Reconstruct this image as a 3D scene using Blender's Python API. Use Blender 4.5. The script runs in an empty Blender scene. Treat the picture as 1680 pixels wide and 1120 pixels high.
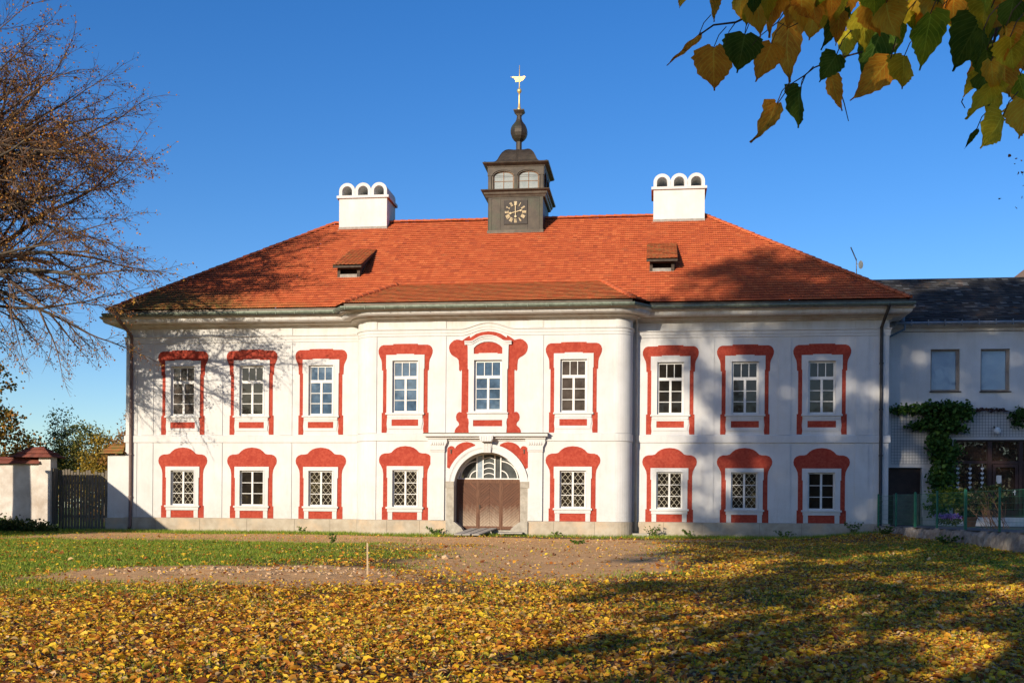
import bpy, bmesh, math, random
import numpy as np
from mathutils import Vector, Matrix
from mathutils.geometry import tessellate_polygon
random.seed(7); RNG = np.random.default_rng(11)
SC = bpy.context.scene
R = math.radians

# ------------------------------------------------------------------ camera, sky, sun, exposure
YAW, ROLL, EYE = 0.12614, 0.008065, 1.12
cd = bpy.data.cameras.new('camera'); cam = bpy.data.objects.new('camera', cd)
SC.collection.objects.link(cam); SC.camera = cam
cd.sensor_width = 36; cd.lens = 1822.25 / 1680 * 36
cd.shift_x = (840 - 842.474) / 1680; cd.shift_y = (836.665 - 560) / 1680
cd.clip_start = 0.05; cd.clip_end = 4000
_r0 = Vector((math.cos(YAW), math.sin(YAW), 0)); _u0 = Vector((0, 0, 1)); _f = Vector((-math.sin(YAW), math.cos(YAW), 0))
_r = _r0 * math.cos(ROLL) + _u0 * math.sin(ROLL); _u = -_r0 * math.sin(ROLL) + _u0 * math.cos(ROLL)
cam.matrix_world = Matrix(((_r.x, _u.x, -_f.x, 0), (_r.y, _u.y, -_f.y, 0), (_r.z, _u.z, -_f.z, EYE), (0, 0, 0, 1)))

SUN_EL, SUN_AZ = R(16.2), R(24)          # the sun stands behind the camera, 24 degrees to the left
W = bpy.data.worlds.new('World'); SC.world = W; W.use_nodes = True
nt = W.node_tree; bg = nt.nodes['Background']
sky = nt.nodes.new('ShaderNodeTexSky'); sky.sky_type = 'NISHITA'; sky.sun_disc = False
sky.sun_elevation = SUN_EL; sky.sun_rotation = math.pi + SUN_AZ
sky.dust_density = 0.7; sky.air_density = 1.0; sky.ozone_density = 3.0; sky.altitude = 500
hs = nt.nodes.new('ShaderNodeHueSaturation'); hs.inputs['Saturation'].default_value = 1.30
hs.inputs['Hue'].default_value = 0.512
nt.links.new(sky.outputs[0], hs.inputs['Color']); nt.links.new(hs.outputs[0], bg.inputs[0])
bg.inputs[1].default_value = 0.138
sd = bpy.data.lights.new('sun', 'SUN'); sun = bpy.data.objects.new('sun', sd); SC.collection.objects.link(sun)
sd.energy = 5.0; sd.angle = R(0.53); sd.color = (1.0, 0.87, 0.69)
TOSUN = Vector((-math.sin(SUN_AZ) * math.cos(SUN_EL), -math.cos(SUN_AZ) * math.cos(SUN_EL), math.sin(SUN_EL)))
sun.rotation_euler = TOSUN.to_track_quat('Z', 'Y').to_euler()
SC.view_settings.view_transform = 'Standard'; SC.view_settings.look = 'None'
SC.view_settings.exposure = 0.28; SC.view_settings.gamma = 1.0
SC.cycles.max_bounces = 6; SC.cycles.transparent_max_bounces = 8
SC.cycles.use_denoising = True

# ------------------------------------------------------------------ helpers
def setp(o, label=None, cat=None, group=None, kind=None):
    if label: o['label'] = label
    if cat: o['category'] = cat
    if group: o['group'] = group
    if kind: o['kind'] = kind
    return o
ORG = {}
def thing(name, label, cat, loc=(0, 0, 0), group=None):
    o = bpy.data.objects.new(name, None); SC.collection.objects.link(o); o.location = loc
    o.empty_display_size = 0.3
    ORG[o] = Vector(loc)
    return setp(o, label, cat, group)
def link(name, me, parent=None, loc=(0, 0, 0)):
    o = bpy.data.objects.new(name, me); SC.collection.objects.link(o); o.location = loc
    if parent: o.parent = parent
    ORG[o] = Vector(loc) + (ORG[parent] if parent else Vector((0, 0, 0)))
    return o
class MB:
    """collects shapes in world coordinates, then links them as one mesh object"""
    def __init__(s): s.v = []; s.f = []; s.uv = {}; s.mi = []; s.m = 0
    def add(s, vs, fs, uvs=None):
        b = len(s.v); s.v.extend(tuple(p) for p in vs)
        for i, f in enumerate(fs):
            s.f.append(tuple(b + k for k in f)); s.mi.append(s.m)
            if uvs: s.uv[len(s.f) - 1] = [uvs[k] for k in f]
        return s
    def box(s, x0, x1, y0, y1, z0, z1):
        return s.add([(x0, y0, z0), (x1, y0, z0), (x1, y1, z0), (x0, y1, z0), (x0, y0, z1), (x1, y0, z1), (x1, y1, z1), (x0, y1, z1)],
                     [(0, 3, 2, 1), (4, 5, 6, 7), (0, 1, 5, 4), (1, 2, 6, 5), (2, 3, 7, 6), (3, 0, 4, 7)])
    def prism(s, loops, y0, y1, back=False):
        """outline(s) in X,Z (first outer, others holes) extruded from y0 (front) to y1"""
        tri = tessellate_polygon([[Vector((x, z, 0)) for x, z in l] for l in loops])
        pts = [p for l in loops for p in l]; n = len(pts)
        s.add([(x, y0, z) for x, z in pts], [tuple(t) for t in tri])
        if back: s.add([(x, y1, z) for x, z in pts], [tuple(reversed(t)) for t in tri])
        for l in loops:
            m = len(l)
            s.add([(x, y0, z) for x, z in l] + [(x, y1, z) for x, z in l], [(i, (i + 1) % m, m + (i + 1) % m, m + i) for i in range(m)])
        return s
    def rings(s, rings, closed=True, cap=True):
        n = len(rings[0]); vs = [p for r in rings for p in r]; fs = []
        for a in range(len(rings) - 1):
            for i in range(n if closed else n - 1):
                j = (i + 1) % n
                fs.append((a * n + i, a * n + j, (a + 1) * n + j, (a + 1) * n + i))
        if cap and closed:
            fs.append(tuple(reversed(range(n)))); fs.append(tuple((len(rings) - 1) * n + i for i in range(n)))
        return s.add(vs, fs)
    def tube(s, pts, r, n=8, r2=None, cap=True):
        pts = [Vector(p) for p in pts]; rg = []
        for i, p in enumerate(pts):
            d = (pts[min(i + 1, len(pts) - 1)] - pts[max(i - 1, 0)]).normalized()
            a = d.orthogonal().normalized() if i == 0 else (rg_a - d * rg_a.dot(d)).normalized()
            rg_a = a; b = d.cross(a)
            rr = r if r2 is None else r + (r2 - r) * i / (len(pts) - 1)
            rg.append([p + (a * math.cos(t) + b * math.sin(t)) * rr for t in (2 * math.pi * k / n for k in range(n))])
        return s.rings(rg, True, cap)
    def lathe(s, prof, c, n=16, rot=0, square=False):
        rg = []
        for r, z in prof:
            rg.append([(c[0] + r * math.cos(t), c[1] + r * math.sin(t), z) for t in (rot + 2 * math.pi * k / n for k in range(n))])
        return s.rings(rg)
    def build(s, name, mat=None, parent=None, smooth=False, mats=None, world=True):
        me = bpy.data.meshes.new(name); o0 = ORG[parent] if (parent and world) else Vector((0, 0, 0))
        me.from_pydata([(x - o0.x, y - o0.y, z - o0.z) for x, y, z in s.v], [], s.f)
        if s.uv:
            uvl = me.uv_layers.new(name='UVMap')
            for p in me.polygons:
                u = s.uv.get(p.index)
                if u:
                    for k, li in enumerate(p.loop_indices): uvl.data[li].uv = u[k]
        for m in (mats or [mat]): me.materials.append(m)
        if mats: me.polygons.foreach_set('material_index', s.mi)
        if smooth: me.polygons.foreach_set('use_smooth', [True] * len(me.polygons))
        me.update()
        return link(name, me, parent)
def npmesh(name, V, F, mat, parent=None, uv=None, smooth=False, mats=None, mi=None):
    """V (n,3), F (m,k) all the same size"""
    me = bpy.data.meshes.new(name); o0 = np.array(ORG[parent]) if parent else np.zeros(3)
    V = np.asarray(V, float) - o0; F = np.asarray(F, np.int32); k = F.shape[1]
    me.vertices.add(len(V)); me.vertices.foreach_set('co', V.ravel())
    me.loops.add(F.size); me.loops.foreach_set('vertex_index', F.ravel())
    me.polygons.add(len(F)); me.polygons.foreach_set('loop_start', np.arange(0, F.size, k, dtype=np.int32))
    me.polygons.foreach_set('loop_total', np.full(len(F), k, np.int32))
    if uv is not None:
        l = me.uv_layers.new(name='UVMap'); l.data.foreach_set('uv', np.asarray(uv)[F.ravel()].ravel())
    for m in (mats or [mat]): me.materials.append(m)
    if mi is not None: me.polygons.foreach_set('material_index', np.asarray(mi, np.int32))
    if smooth: me.polygons.foreach_set('use_smooth', np.ones(len(F), bool))
    me.update(calc_edges=True); me.validate()
    return link(name, me, parent)

# ------------------------------------------------------------------ materials
def S(h):  # srgb 0-255 -> linear
    return tuple(((c / 255) / 12.92 if c / 255 < .04045 else ((c / 255 + .055) / 1.055) ** 2.4) for c in h) + (1,)
def newmat(name):
    m = bpy.data.materials.new(name); m.use_nodes = True; t = m.node_tree
    return m, t, t.nodes['Principled BSDF']
def noise(t, vec, scale, detail=4, rough=.55, dist=0):
    n = t.nodes.new('ShaderNodeTexNoise'); n.inputs['Scale'].default_value = scale; n.inputs['Detail'].default_value = detail
    n.inputs['Roughness'].default_value = rough; n.inputs['Distortion'].default_value = dist
    if vec: t.links.new(vec, n.inputs['Vector'])
    return n.outputs['Fac']
def ramp(t, fac, stops, interp='LINEAR'):
    r = t.nodes.new('ShaderNodeValToRGB'); r.color_ramp.interpolation = interp; e = r.color_ramp.elements
    while len(e) < len(stops): e.new(0.5)
    for i, (p, c) in enumerate(stops):
        e[i].position = p; e[i].color = c if len(c) == 4 else tuple(c) + (1,)
    t.links.new(fac, r.inputs[0]); return r.outputs[0]
def mix(t, fac, a, b, mode='MIX'):
    m = t.nodes.new('ShaderNodeMix'); m.data_type = 'RGBA'; m.blend_type = mode
    for i, x in ((0, fac), (6, a), (7, b)):
        if hasattr(x, 'links'): t.links.new(x, m.inputs[i])
        else: m.inputs[i].default_value = x
    return m.outputs[2]
def mth(t, op, a, b=None, c=None):
    m = t.nodes.new('ShaderNodeMath'); m.operation = op
    for i, x in enumerate((a, b, c)):
        if x is None: continue
        if hasattr(x, 'links'): t.links.new(x, m.inputs[i])
        else: m.inputs[i].default_value = x
    return m.outputs[0]
def pos(t, sc=(1, 1, 1)):
    g = t.nodes.new('ShaderNodeNewGeometry'); mp = t.nodes.new('ShaderNodeMapping'); mp.inputs['Scale'].default_value = sc
    t.links.new(g.outputs['Position'], mp.inputs[0]); return mp.outputs[0]
def bump(t, bsdf, h, strength=.3, dist=.02):
    b = t.nodes.new('ShaderNodeBump'); b.inputs['Strength'].default_value = strength; b.inputs['Distance'].default_value = dist
    t.links.new(h, b.inputs['Height']); t.links.new(b.outputs[0], bsdf.inputs['Normal'])
def basic(name, c1, c2, scale=3, rough=.85, bs=.25, bd=.01, bscale=30, c3=None, s3=.6, stretch=(1, 1, 1), lo=.35, hi=.65, spec=.3, metal=0):
    m, t, b = newmat(name); p = pos(t, stretch)
    col = ramp(t, noise(t, p, scale, 6, .6), [(lo, c1), (hi, c2)])
    if c3: col = mix(t, ramp(t, noise(t, p, s3, 5, .6), [(.5, (0, 0, 0, 1)), (.72, (1, 1, 1, 1))]), col, c3)
    t.links.new(col, b.inputs['Base Color']); b.inputs['Roughness'].default_value = rough
    b.inputs['Specular IOR Level'].default_value = spec; b.inputs['Metallic'].default_value = metal
    if bs: bump(t, b, noise(t, p, bscale, 5, .6), bs, bd)
    return m
def plaster(name='white_plaster', streak=.62):
    m, t, b = newmat(name); p = pos(t)
    col = ramp(t, noise(t, p, 1.3, 6, .62), [(.3, (.555, .55, .535, 1)), (.6, (.625, .622, .615, 1))])
    g = t.nodes.new('ShaderNodeNewGeometry'); sx = t.nodes.new('ShaderNodeSeparateXYZ'); t.links.new(g.outputs['Position'], sx.inputs[0])
    st = noise(t, pos(t, (2.2, 2.2, .25)), 2.0, 5, .7)
    # rain streaks below the cornice and splash dirt just above the plinth
    hi = mth(t, 'MULTIPLY', ramp(t, mth(t, 'MULTIPLY', sx.outputs[2], .1), [(.88, (0, 0, 0, 1)), (.97, (1, 1, 1, 1))]), ramp(t, st, [(.45, (0, 0, 0, 1)), (.75, (1, 1, 1, 1))]))
    lo = mth(t, 'MULTIPLY', ramp(t, mth(t, 'MULTIPLY', sx.outputs[2], .1), [(.06, (1, 1, 1, 1)), (.15, (0, 0, 0, 1))]), ramp(t, noise(t, p, 5, 5, .7), [(.4, (0, 0, 0, 1)), (.7, (1, 1, 1, 1))]))
    col = mix(t, mth(t, 'MULTIPLY', ramp(t, noise(t, pos(t, (3, 3, .35)), 2.2, 6, .7), [(.5, (0, 0, 0, 1)), (.78, (1, 1, 1, 1))]), streak * .5), col, (.42, .39, .34, 1)); col = mix(t, mth(t, 'MULTIPLY', ramp(t, noise(t, p, .45, 3, .5), [(.4, (0, 0, 0, 1)), (.7, (1, 1, 1, 1))]), .25), col, (.53, .50, .44, 1))
    col = mix(t, mth(t, 'MULTIPLY', hi, streak), col, (.42, .36, .28, 1)); col = mix(t, mth(t, 'MULTIPLY', lo, .5), col, (.42, .385, .33, 1))
    t.links.new(col, b.inputs['Base Color']); b.inputs['Roughness'].default_value = .9; b.inputs['Specular IOR Level'].default_value = .2
    bump(t, b, noise(t, p, 14, 6, .65), .22, .012); return m
PLAST = plaster(); PLASTC = plaster('chimney_plaster', .16)
REDP = basic('red_paint', (.30, .034, .017, 1), (.41, .068, .038, 1), 9, .85, .25, .008, 25, (.29, .032, .018, 1), 2.2)
STONE = basic('plinth_stone', (.36, .30, .225, 1), (.47, .41, .32, 1), 2.5, .92, .5, .02, 30, (.55, .40, .26, 1), .8)
STONE2 = basic('grey_stone', (.30, .27, .22, 1), (.42, .385, .32, 1), 5, .92, .5, .02, 40)
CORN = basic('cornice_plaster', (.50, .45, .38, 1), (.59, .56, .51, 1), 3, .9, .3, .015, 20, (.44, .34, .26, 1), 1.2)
GUTT = basic('gutter_copper', (.10, .12, .09, 1), (.17, .20, .155, 1), 6, .55, .1, .005, 20, metal=.3)
PIPE = basic('pipe_brown', (.12, .075, .06, 1), (.17, .11, .09, 1), 5, .5, .1, .004, 20)
PIPED = basic('pipe_dark', (.03, .026, .024, 1), (.055, .048, .042, 1), 5, .5, .1, .004, 20)
SASH = basic('white_sash_paint', (.62, .61, .58, 1), (.70, .69, .67, 1), 10, .5, .05, .002, 60)
METAL = basic('tower_sheet', (.030, .023, .017, 1), (.062, .047, .033, 1), 1.8, .55, .25, .012, 8, (.042, .048, .028, 1), 1.0, metal=.25, spec=.4)
METD = basic('tower_trim', (.055, .043, .033, 1), (.09, .072, .055, 1), 3, .5, .15, .008, 12, metal=.4)
GOLD = basic('gold_leaf', (.62, .42, .14, 1), (.80, .58, .24, 1), 12, .35, 0, metal=.55)
FLASH = basic('lead_flashing', (.22, .20, .17, 1), (.34, .31, .27, 1), 6, .7, .2, .01, 20)
def glass(name, base, ior=1.9, rough=.04, n2=None):
    m, t, b = newmat(name); p = pos(t)
    t.links.new(ramp(t, noise(t, p, 2.2, 4, .6), [(.35, base), (.65, n2 or tuple(min(1, c * 1.9) for c in base[:3]) + (1,))]), b.inputs['Base Color'])
    b.inputs['Roughness'].default_value = rough; b.inputs['IOR'].default_value = ior; b.inputs['Specular IOR Level'].default_value = .6
    bump(t, b, noise(t, p, 1.6, 2), .12, .02); return m
GL_DARK = glass('dark_glass', (.012, .010, .008, 1), 1.38)
GL_CURT = glass('curtained_glass', (.045, .036, .030, 1), 1.4)
GL_BLUE = glass('painted_sky_glass', (.04, .07, .11, 1), 1.5, .03)  # blue base colour stands in for sky reflected in the panes
GL_SKY = glass('pale_painted_sky_glass', (.24, .34, .44, 1), 1.5, .03, (.26, .36, .46, 1))  # pale sky reflection painted into the base colour of the annex panes
GL_TOW = glass('milky_glass', (.17, .20, .20, 1), 1.5, .25, (.25, .27, .26, 1))
def tilemat(name, cols, moss=None, mossthr=.55, tw=.215, th=.26, bycor=False):
    m, t, b = newmat(name); uv = t.nodes.new('ShaderNodeUVMap')
    sp = t.nodes.new('ShaderNodeSeparateXYZ'); t.links.new(uv.outputs[0], sp.inputs[0])
    fu = mth(t, 'FLOOR', mth(t, 'DIVIDE', sp.outputs[0], tw)); fv = mth(t, 'FLOOR', mth(t, 'DIVIDE', sp.outputs[1], th))
    cb = t.nodes.new('ShaderNodeCombineXYZ'); t.links.new(fu, cb.inputs[0]); t.links.new(fv, cb.inputs[1])
    wn = t.nodes.new('ShaderNodeTexWhiteNoise'); wn.noise_dimensions = '2D'; t.links.new(cb.outputs[0], wn.inputs['Vector'])
    col = ramp(t, wn.outputs['Value'], [(i / (len(cols) - 1), c) for i, c in enumerate(cols)])
    p = pos(t)
    col = mix(t, ramp(t, noise(t, p, .35, 5, .6), [(.4, (0, 0, 0, 1)), (.75, (.55, .55, .55, 1))]), col, cols[0])
    col = mix(t, ramp(t, noise(t, p, 22, 3, .7), [(.5, (0, 0, 0, 1)), (.8, (.35, .35, .35, 1))]), col, (.08, .045, .03, 1))
    col = mix(t, ramp(t, noise(t, p, 1.6, 7, .75), [(.56, (0, 0, 0, 1)), (.74, (.5, .5, .5, 1))]), col, (.27, .13, .06, 1))
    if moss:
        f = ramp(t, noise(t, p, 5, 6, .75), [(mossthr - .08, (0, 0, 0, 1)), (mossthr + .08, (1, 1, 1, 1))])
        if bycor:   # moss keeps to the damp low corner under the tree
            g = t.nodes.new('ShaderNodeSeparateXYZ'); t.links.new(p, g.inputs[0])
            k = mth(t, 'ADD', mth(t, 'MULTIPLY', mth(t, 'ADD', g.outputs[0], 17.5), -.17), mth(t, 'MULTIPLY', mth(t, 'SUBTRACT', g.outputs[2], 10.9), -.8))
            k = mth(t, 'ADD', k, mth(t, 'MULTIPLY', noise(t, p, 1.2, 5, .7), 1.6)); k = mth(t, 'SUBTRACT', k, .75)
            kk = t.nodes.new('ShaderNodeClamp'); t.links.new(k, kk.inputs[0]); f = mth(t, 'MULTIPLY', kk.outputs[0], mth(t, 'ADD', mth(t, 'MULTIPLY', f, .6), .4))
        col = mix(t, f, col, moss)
    t.links.new(col, b.inputs['Base Color']); b.inputs['Roughness'].default_value = .75; b.inputs['Specular IOR Level'].default_value = .25
    bump(t, b, noise(t, p, 45, 3), .25, .006); return m
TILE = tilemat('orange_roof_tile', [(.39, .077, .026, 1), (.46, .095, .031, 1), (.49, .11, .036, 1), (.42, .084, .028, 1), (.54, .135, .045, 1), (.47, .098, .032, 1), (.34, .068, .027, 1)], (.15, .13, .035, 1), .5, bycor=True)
TILEO = tilemat('weathered_roof_tile', [(.38, .082, .030, 1), (.44, .105, .036, 1), (.49, .13, .044, 1), (.31, .08, .033, 1)], (.28, .17, .06, 1), .58)
TILER = basic('ridge_tile', (.42, .085, .028, 1), (.54, .14, .05, 1), 6, .8, .2, .01, 30)
SLATE = tilemat('dark_slate', [(.022, .023, .026, 1), (.036, .038, .042, 1), (.05, .052, .056, 1), (.028, .028, .03, 1), (.035, .036, .04, 1), (.13, .135, .14, 1)], (.055, .052, .04, 1), .6, .28, .22)
def wood(name, c1, c2, c3, sc=(30, 30, 2)):
    m, t, b = newmat(name); p = pos(t, sc); uv = t.nodes.new('ShaderNodeUVMap')
    n = noise(t, uv.outputs[0], 1, 5, .6)
    col = ramp(t, n, [(.3, c1), (.6, c2), (.8, c3)])
    t.links.new(col, b.inputs['Base Color']); b.inputs['Roughness'].default_value = .75; b.inputs['Specular IOR Level'].default_value = .25
    bump(t, b, n, .5, .006); return m, t, b, col
def leafmat(name, stops, trans=.35, spots=None, rough=.6, small=0):
    m, t, b = newmat(name); g = t.nodes.new('ShaderNodeNewGeometry')
    col = ramp(t, g.outputs['Random Per Island'], stops)
    if spots:
        p = pos(t); col = mix(t, ramp(t, noise(t, p, small or 30, 4, .7), [(.48, (0, 0, 0, 1)), (.72, (.8, .8, .8, 1))]), col, spots)
    t.links.new(col, b.inputs['Base Color']); b.inputs['Roughness'].default_value = rough; b.inputs['Specular IOR Level'].default_value = .25
    tr = t.nodes.new('ShaderNodeBsdfTranslucent'); t.links.new(col, tr.inputs[0]); ms = t.nodes.new('ShaderNodeMixShader'); ms.inputs[0].default_value = trans
    t.links.new(b.outputs[0], ms.inputs[1]); t.links.new(tr.outputs[0], ms.inputs[2]); t.links.new(ms.outputs[0], t.nodes['Material Output'].inputs[0]); return m

# ------------------------------------------------------------------ manor house: layout numbers (metres)
YW = 50.0; YR = 48.72; XL, XR = -24.93, 10.09; BACK = 64.75
CL = (-12.42, YR + 1.08, 1.08); CR = (-1.74, YR + .70, .70)
def plan(o, left=True, right=True):
    """front outline of the house pushed out by o"""
    yw = YW - o; pts = []
    if left: pts += [(XL - o, BACK), (XL - o, yw)]
    for (cx, cy, r), sgn in ((CL, -1), (CR, 1)):
        rr = r + o; th0 = math.asin(min(1, max(0, (cy - yw) / rr))); arc = []
        arc.append((cx + sgn * rr * math.cos(th0), yw))
        for k in range(9):
            th = th0 + (math.pi / 2 - th0) * k / 8
            arc.append((cx + sgn * rr * math.cos(th), cy - rr * math.sin(th)))
        pts += arc if sgn < 0 else arc[::-1]
    pts += [(XR + o, yw), (XR + o, BACK)]
    return pts
def sweep(mb, prof, sl=None):
    rows = [[(x, y, z) for x, y in (plan(o) if sl is None else plan(o)[sl])] for o, z in prof]
    n = len(rows[0]); mb.add([p for r in rows for p in r], [(a * n + i, a * n + i + 1, (a + 1) * n + i + 1, (a + 1) * n + i) for a in range(len(rows) - 1) for i in range(n - 1)])
def wallpanel(mb, x0, x1, z0, z1, y, ops, depth):
    xs = sorted({x0, x1, *[o[0] for o in ops], *[o[1] for o in ops]}); zs = sorted({z0, z1, *[o[2] for o in ops], *[o[3] for o in ops]})
    for a, b in zip(xs, xs[1:]):
        for c, d in zip(zs, zs[1:]):
            mx, mz = (a + b) / 2, (c + d) / 2
            if any(o[0] < mx < o[1] and o[2] < mz < o[3] for o in ops): continue
            mb.add([(a, y, c), (b, y, c), (b, y, d), (a, y, d)], [(0, 1, 2, 3)])
    for a, b, c, d in ops:
        e = y + depth
        mb.add([(a, y, c), (a, e, c), (a, e, d), (a, y, d), (b, y, c), (b, e, c), (b, e, d), (b, y, d)], [(0, 1, 2, 3), (4, 7, 6, 5), (0, 4, 5, 1), (3, 2, 6, 7)])
UPX = [(-22.093, YW), (-18.725, YW), (-15.39, YW), (-11.107, YR), (-3.566, YR), (.666, YW), (3.935, YW), (7.242, YW)]
LOX = [(-22.081, YW), (-18.691, YW), (-15.371, YW), (-11.082, YR), (-3.568, YR), (.651, YW), (3.933, YW), (7.253, YW)]
XC = -7.364                                     # axis of the gateway and the window above it
UO, LO = (.585, 5.445, 7.77), (.575, 1.24, 2.88)
house = thing('manor_house', 'two-storey white manor house with red window surrounds, orange tiled roof and clock tower', 'house', (-7.3, 50, 0))
H = ORG[house]
mb = MB()
for x0, x1, y in ((XL, -13.5, YW), (-1.04, XR, YW), (-12.42, -1.74, YR)):
    ops = [(x - UO[0], x + UO[0], UO[1], UO[2]) for x, yy in UPX if yy == y and x0 < x < x1] + [(x - LO[0], x + LO[0], LO[1], LO[2]) for x, yy in LOX if yy == y and x0 < x < x1]
    if y == YR:
        ops.append((-8.003 + .015, -6.725 - .015, 5.50, 7.765))
        ops.append((XC - 1.493, XC + 1.493, -.3, 3.70))
    wallpanel(mb, x0, x1, -.5, 10.0, y, ops, .16 if y == YW else .16)
# arch spandrel of the gateway
AC, AR = (XC, 2.20), 1.493
arc = [(AC[0] + AR * math.cos(t), AC[1] + AR * math.sin(t)) for t in (math.pi * k / 24 for k in range(25))]
mb.prism([[(AC[0] + AR, 2.2)] + arc[1:-1] + [(AC[0] - AR, 2.2), (AC[0] - AR, 3.70), (AC[0] + AR, 3.70)]], YR, YR + .05)
for (cx, cy, r), sgn in ((CL, -1), (CR, 1)):
    pl = plan(0); arcp = pl[2:12] if sgn < 0 else pl[12:22]
    mb.add([(x, y, z) for z in (-.5, 10.0) for x, y in arcp], [(i, i + 1, 11 + i, 10 + i) for i in range(9)])
mb.add([(XL, YW, -.5), (XL, BACK, -.5), (XL, BACK, 10), (XL, YW, 10), (XR, YW, -.5), (XR, BACK, -.5), (XR, BACK, 10), (XR, YW, 10)], [(0, 1, 2, 3), (4, 5, 6, 7), (1, 5, 6, 2)])
mb.build('wall', PLAST, house)
# plinth, in lengths left and right of the gateway
mb = MB(); PRO = [(.012, .655), (.07, .635), (.075, -.5)]
for sl in (slice(0, 12), slice(12, 24)):
    sweep(mb, PRO, sl)
for a, b in ((-12.42, XC - 1.83), (XC + 1.83, -1.74)):
    rows = [[(a, YR - o, z), (b, YR - o, z)] for o, z in PRO]
    mb.add([p for r in rows for p in r], [(0, 1, 3, 2), (2, 3, 5, 4)])
mb.build('plinth', STONE, house)
JM = basic('mortar', (.16, .13, .10, 1), (.22, .19, .15, 1)); jx = [-23.4, -21.2, -18.9, -16.6, -14.9, -11.9, -10.4, -4.4, -2.6, .4, 2.1, 4.6, 6.4, 8.5]
for x in jx:
    y = YR if -12.4 < x < -1.7 else YW; mb = MB(); mb.box(x, x + .012, y - .079, y - .07, -.3, .63); mb.build('plinth_joint', JM, house)
# string course, frieze moulding, cornice
mb = MB(); sweep(mb, [(0.001, 4.17), (.06, 4.19), (.06, 4.49), (.001, 4.53)]); mb.build('string_course', PLAST, house)
mb = MB(); FR = [(.001, 8.84), (.035, 8.86), (.035, 8.965), (.055, 8.985), (.055, 9.10), (.10, 9.135), (.10, 9.165), (.001, 9.19)]
n0 = 12
for sl in (slice(0, 12), slice(12, 24)): sweep(mb, FR, sl)
for a, b in ((-12.42, -8.56), (-6.17, -1.74)):
    rows = [[(a, YR - o, z), (b, YR - o, z)] for o, z in FR]; mb.add([p for r in rows for p in r], [(2 * i, 2 * i + 1, 2 * i + 3, 2 * i + 2) for i in range(len(FR) - 1)])
# the moulding swings up over the centre window
def humpz(x):
    t = min(1, abs(x - XC) / 1.2); return .27 * (math.cos(t * math.pi) * .5 + .5) ** .8
xs = [-8.56 + 2.39 * k / 24 for k in range(25)]
rows = [[(x, YR - o, z + humpz(x)) for x in xs] for o, z in FR]
mb.add([p for r in rows for p in r], [(a * 25 + i, a * 25 + i + 1, (a + 1) * 25 + i + 1, (a + 1) * 25 + i) for a in range(len(FR) - 1) for i in range(24)])
mb.build('frieze_moulding', PLAST, house)
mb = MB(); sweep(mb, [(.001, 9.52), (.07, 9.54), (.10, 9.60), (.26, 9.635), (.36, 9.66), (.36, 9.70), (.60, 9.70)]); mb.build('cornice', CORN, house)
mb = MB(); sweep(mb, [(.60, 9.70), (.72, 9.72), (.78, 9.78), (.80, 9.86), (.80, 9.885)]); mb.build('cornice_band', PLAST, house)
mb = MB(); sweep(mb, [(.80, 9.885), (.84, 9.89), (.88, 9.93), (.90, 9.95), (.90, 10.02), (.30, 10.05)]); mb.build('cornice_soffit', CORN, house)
# pilaster strips
for (a, b), y in [((-24.90, -24.36), YW), ((-24.148, -23.556), YW), ((-20.74, -20.142), YW), ((-17.357, -16.769), YW), ((-14.1, -13.62), YW), ((-9.841, -9.261), YR), ((-5.516, -4.903), YR),
                  ((-.95, -.703), YW), ((2.013, 2.584), YW), ((5.375, 5.913), YW), ((8.671, 9.228), YW), ((9.45, 10.07), YW)]:
    mb = MB()
    lows = [(4.53, 8.84), (9.19, 9.52)] if y == YR else [(.655, 4.17), (4.53, 8.84), (9.19, 9.52)]
    for z0, z1 in lows: mb.box(a, b, y - .032, y + .01, z0, z1)
    mb.build('pilaster', PLAST, house)
for c in (CL, CR):       # the two rounded corner pilasters stand a little proud
    sg = -1 if c is CL else 1; mb = MB(); r = c[2] + .035
    for z0, z1 in ((.655, 4.17), (4.53, 8.84), (9.19, 9.52)):
        pts = [(c[0] + sg * r * math.cos(t), c[1] - r * math.sin(t)) for t in (math.pi / 2 * k / 10 for k in range(11))]
        pts.append((c[0] , c[1] - c[2] + .01))
        mb.add([(x, y, z) for z in (z0, z1) for x, y in pts], [(i, i + 1, 13 + i, 12 + i) for i in range(11)] + [tuple(range(12))[::-1], tuple(range(12, 24))])
    mb.build('corner_pilaster', PLAST, house, smooth=False)
# gutters and downpipes
gp = [(-25.50, 57), (-25.50, 48.93), (-14.45, 48.93), (-13.75, 47.66), (-.95, 47.66), (-.25, 48.93), (10.84, 48.93), (10.84, 57)]
mb = MB(); prof = [(.0, 10.10), (-.09, 10.12), (-.10, 10.05), (-.07, 9.99), (0.0, 9.965), (.07, 9.985), (.09, 10.05)]
rg = []
for i, p in enumerate(gp):
    d0 = Vector((gp[i][0] - gp[i - 1][0], gp[i][1] - gp[i - 1][1])).normalized() if i else None
    d1 = Vector((gp[i + 1][0] - gp[i][0], gp[i + 1][1] - gp[i][1])).normalized() if i < len(gp) - 1 else None
    n0_ = Vector((-(d0 or d1).y, (d0 or d1).x)); n1_ = Vector((-(d1 or d0).y, (d1 or d0).x)); n_ = (n0_ + n1_); n_ = n_ / max(.3, n_.dot(n0_))
    dz = -.07 if 2.5 < i < 4.5 else 0
    rg.append([(p[0] + n_.x * o, p[1] + n_.y * o, z + dz) for o, z in prof])
mb.rings(rg); mb.build('gutter', GUTT, house)
for k in range(int((10.8 + 25.4) / .9)):
    x = -25.3 + k * .9; y, dz = (47.66, -.07) if -13.7 < x < -1 else (48.93, 0)
    if -14.5 < x < -13.6 or -1.05 < x < -.2: continue
    mb = MB(); mb.box(x, x + .025, y - .115, y - .085, 9.96 + dz, 10.13 + dz); mb.build('gutter_bracket', GUTT, house)
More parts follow.
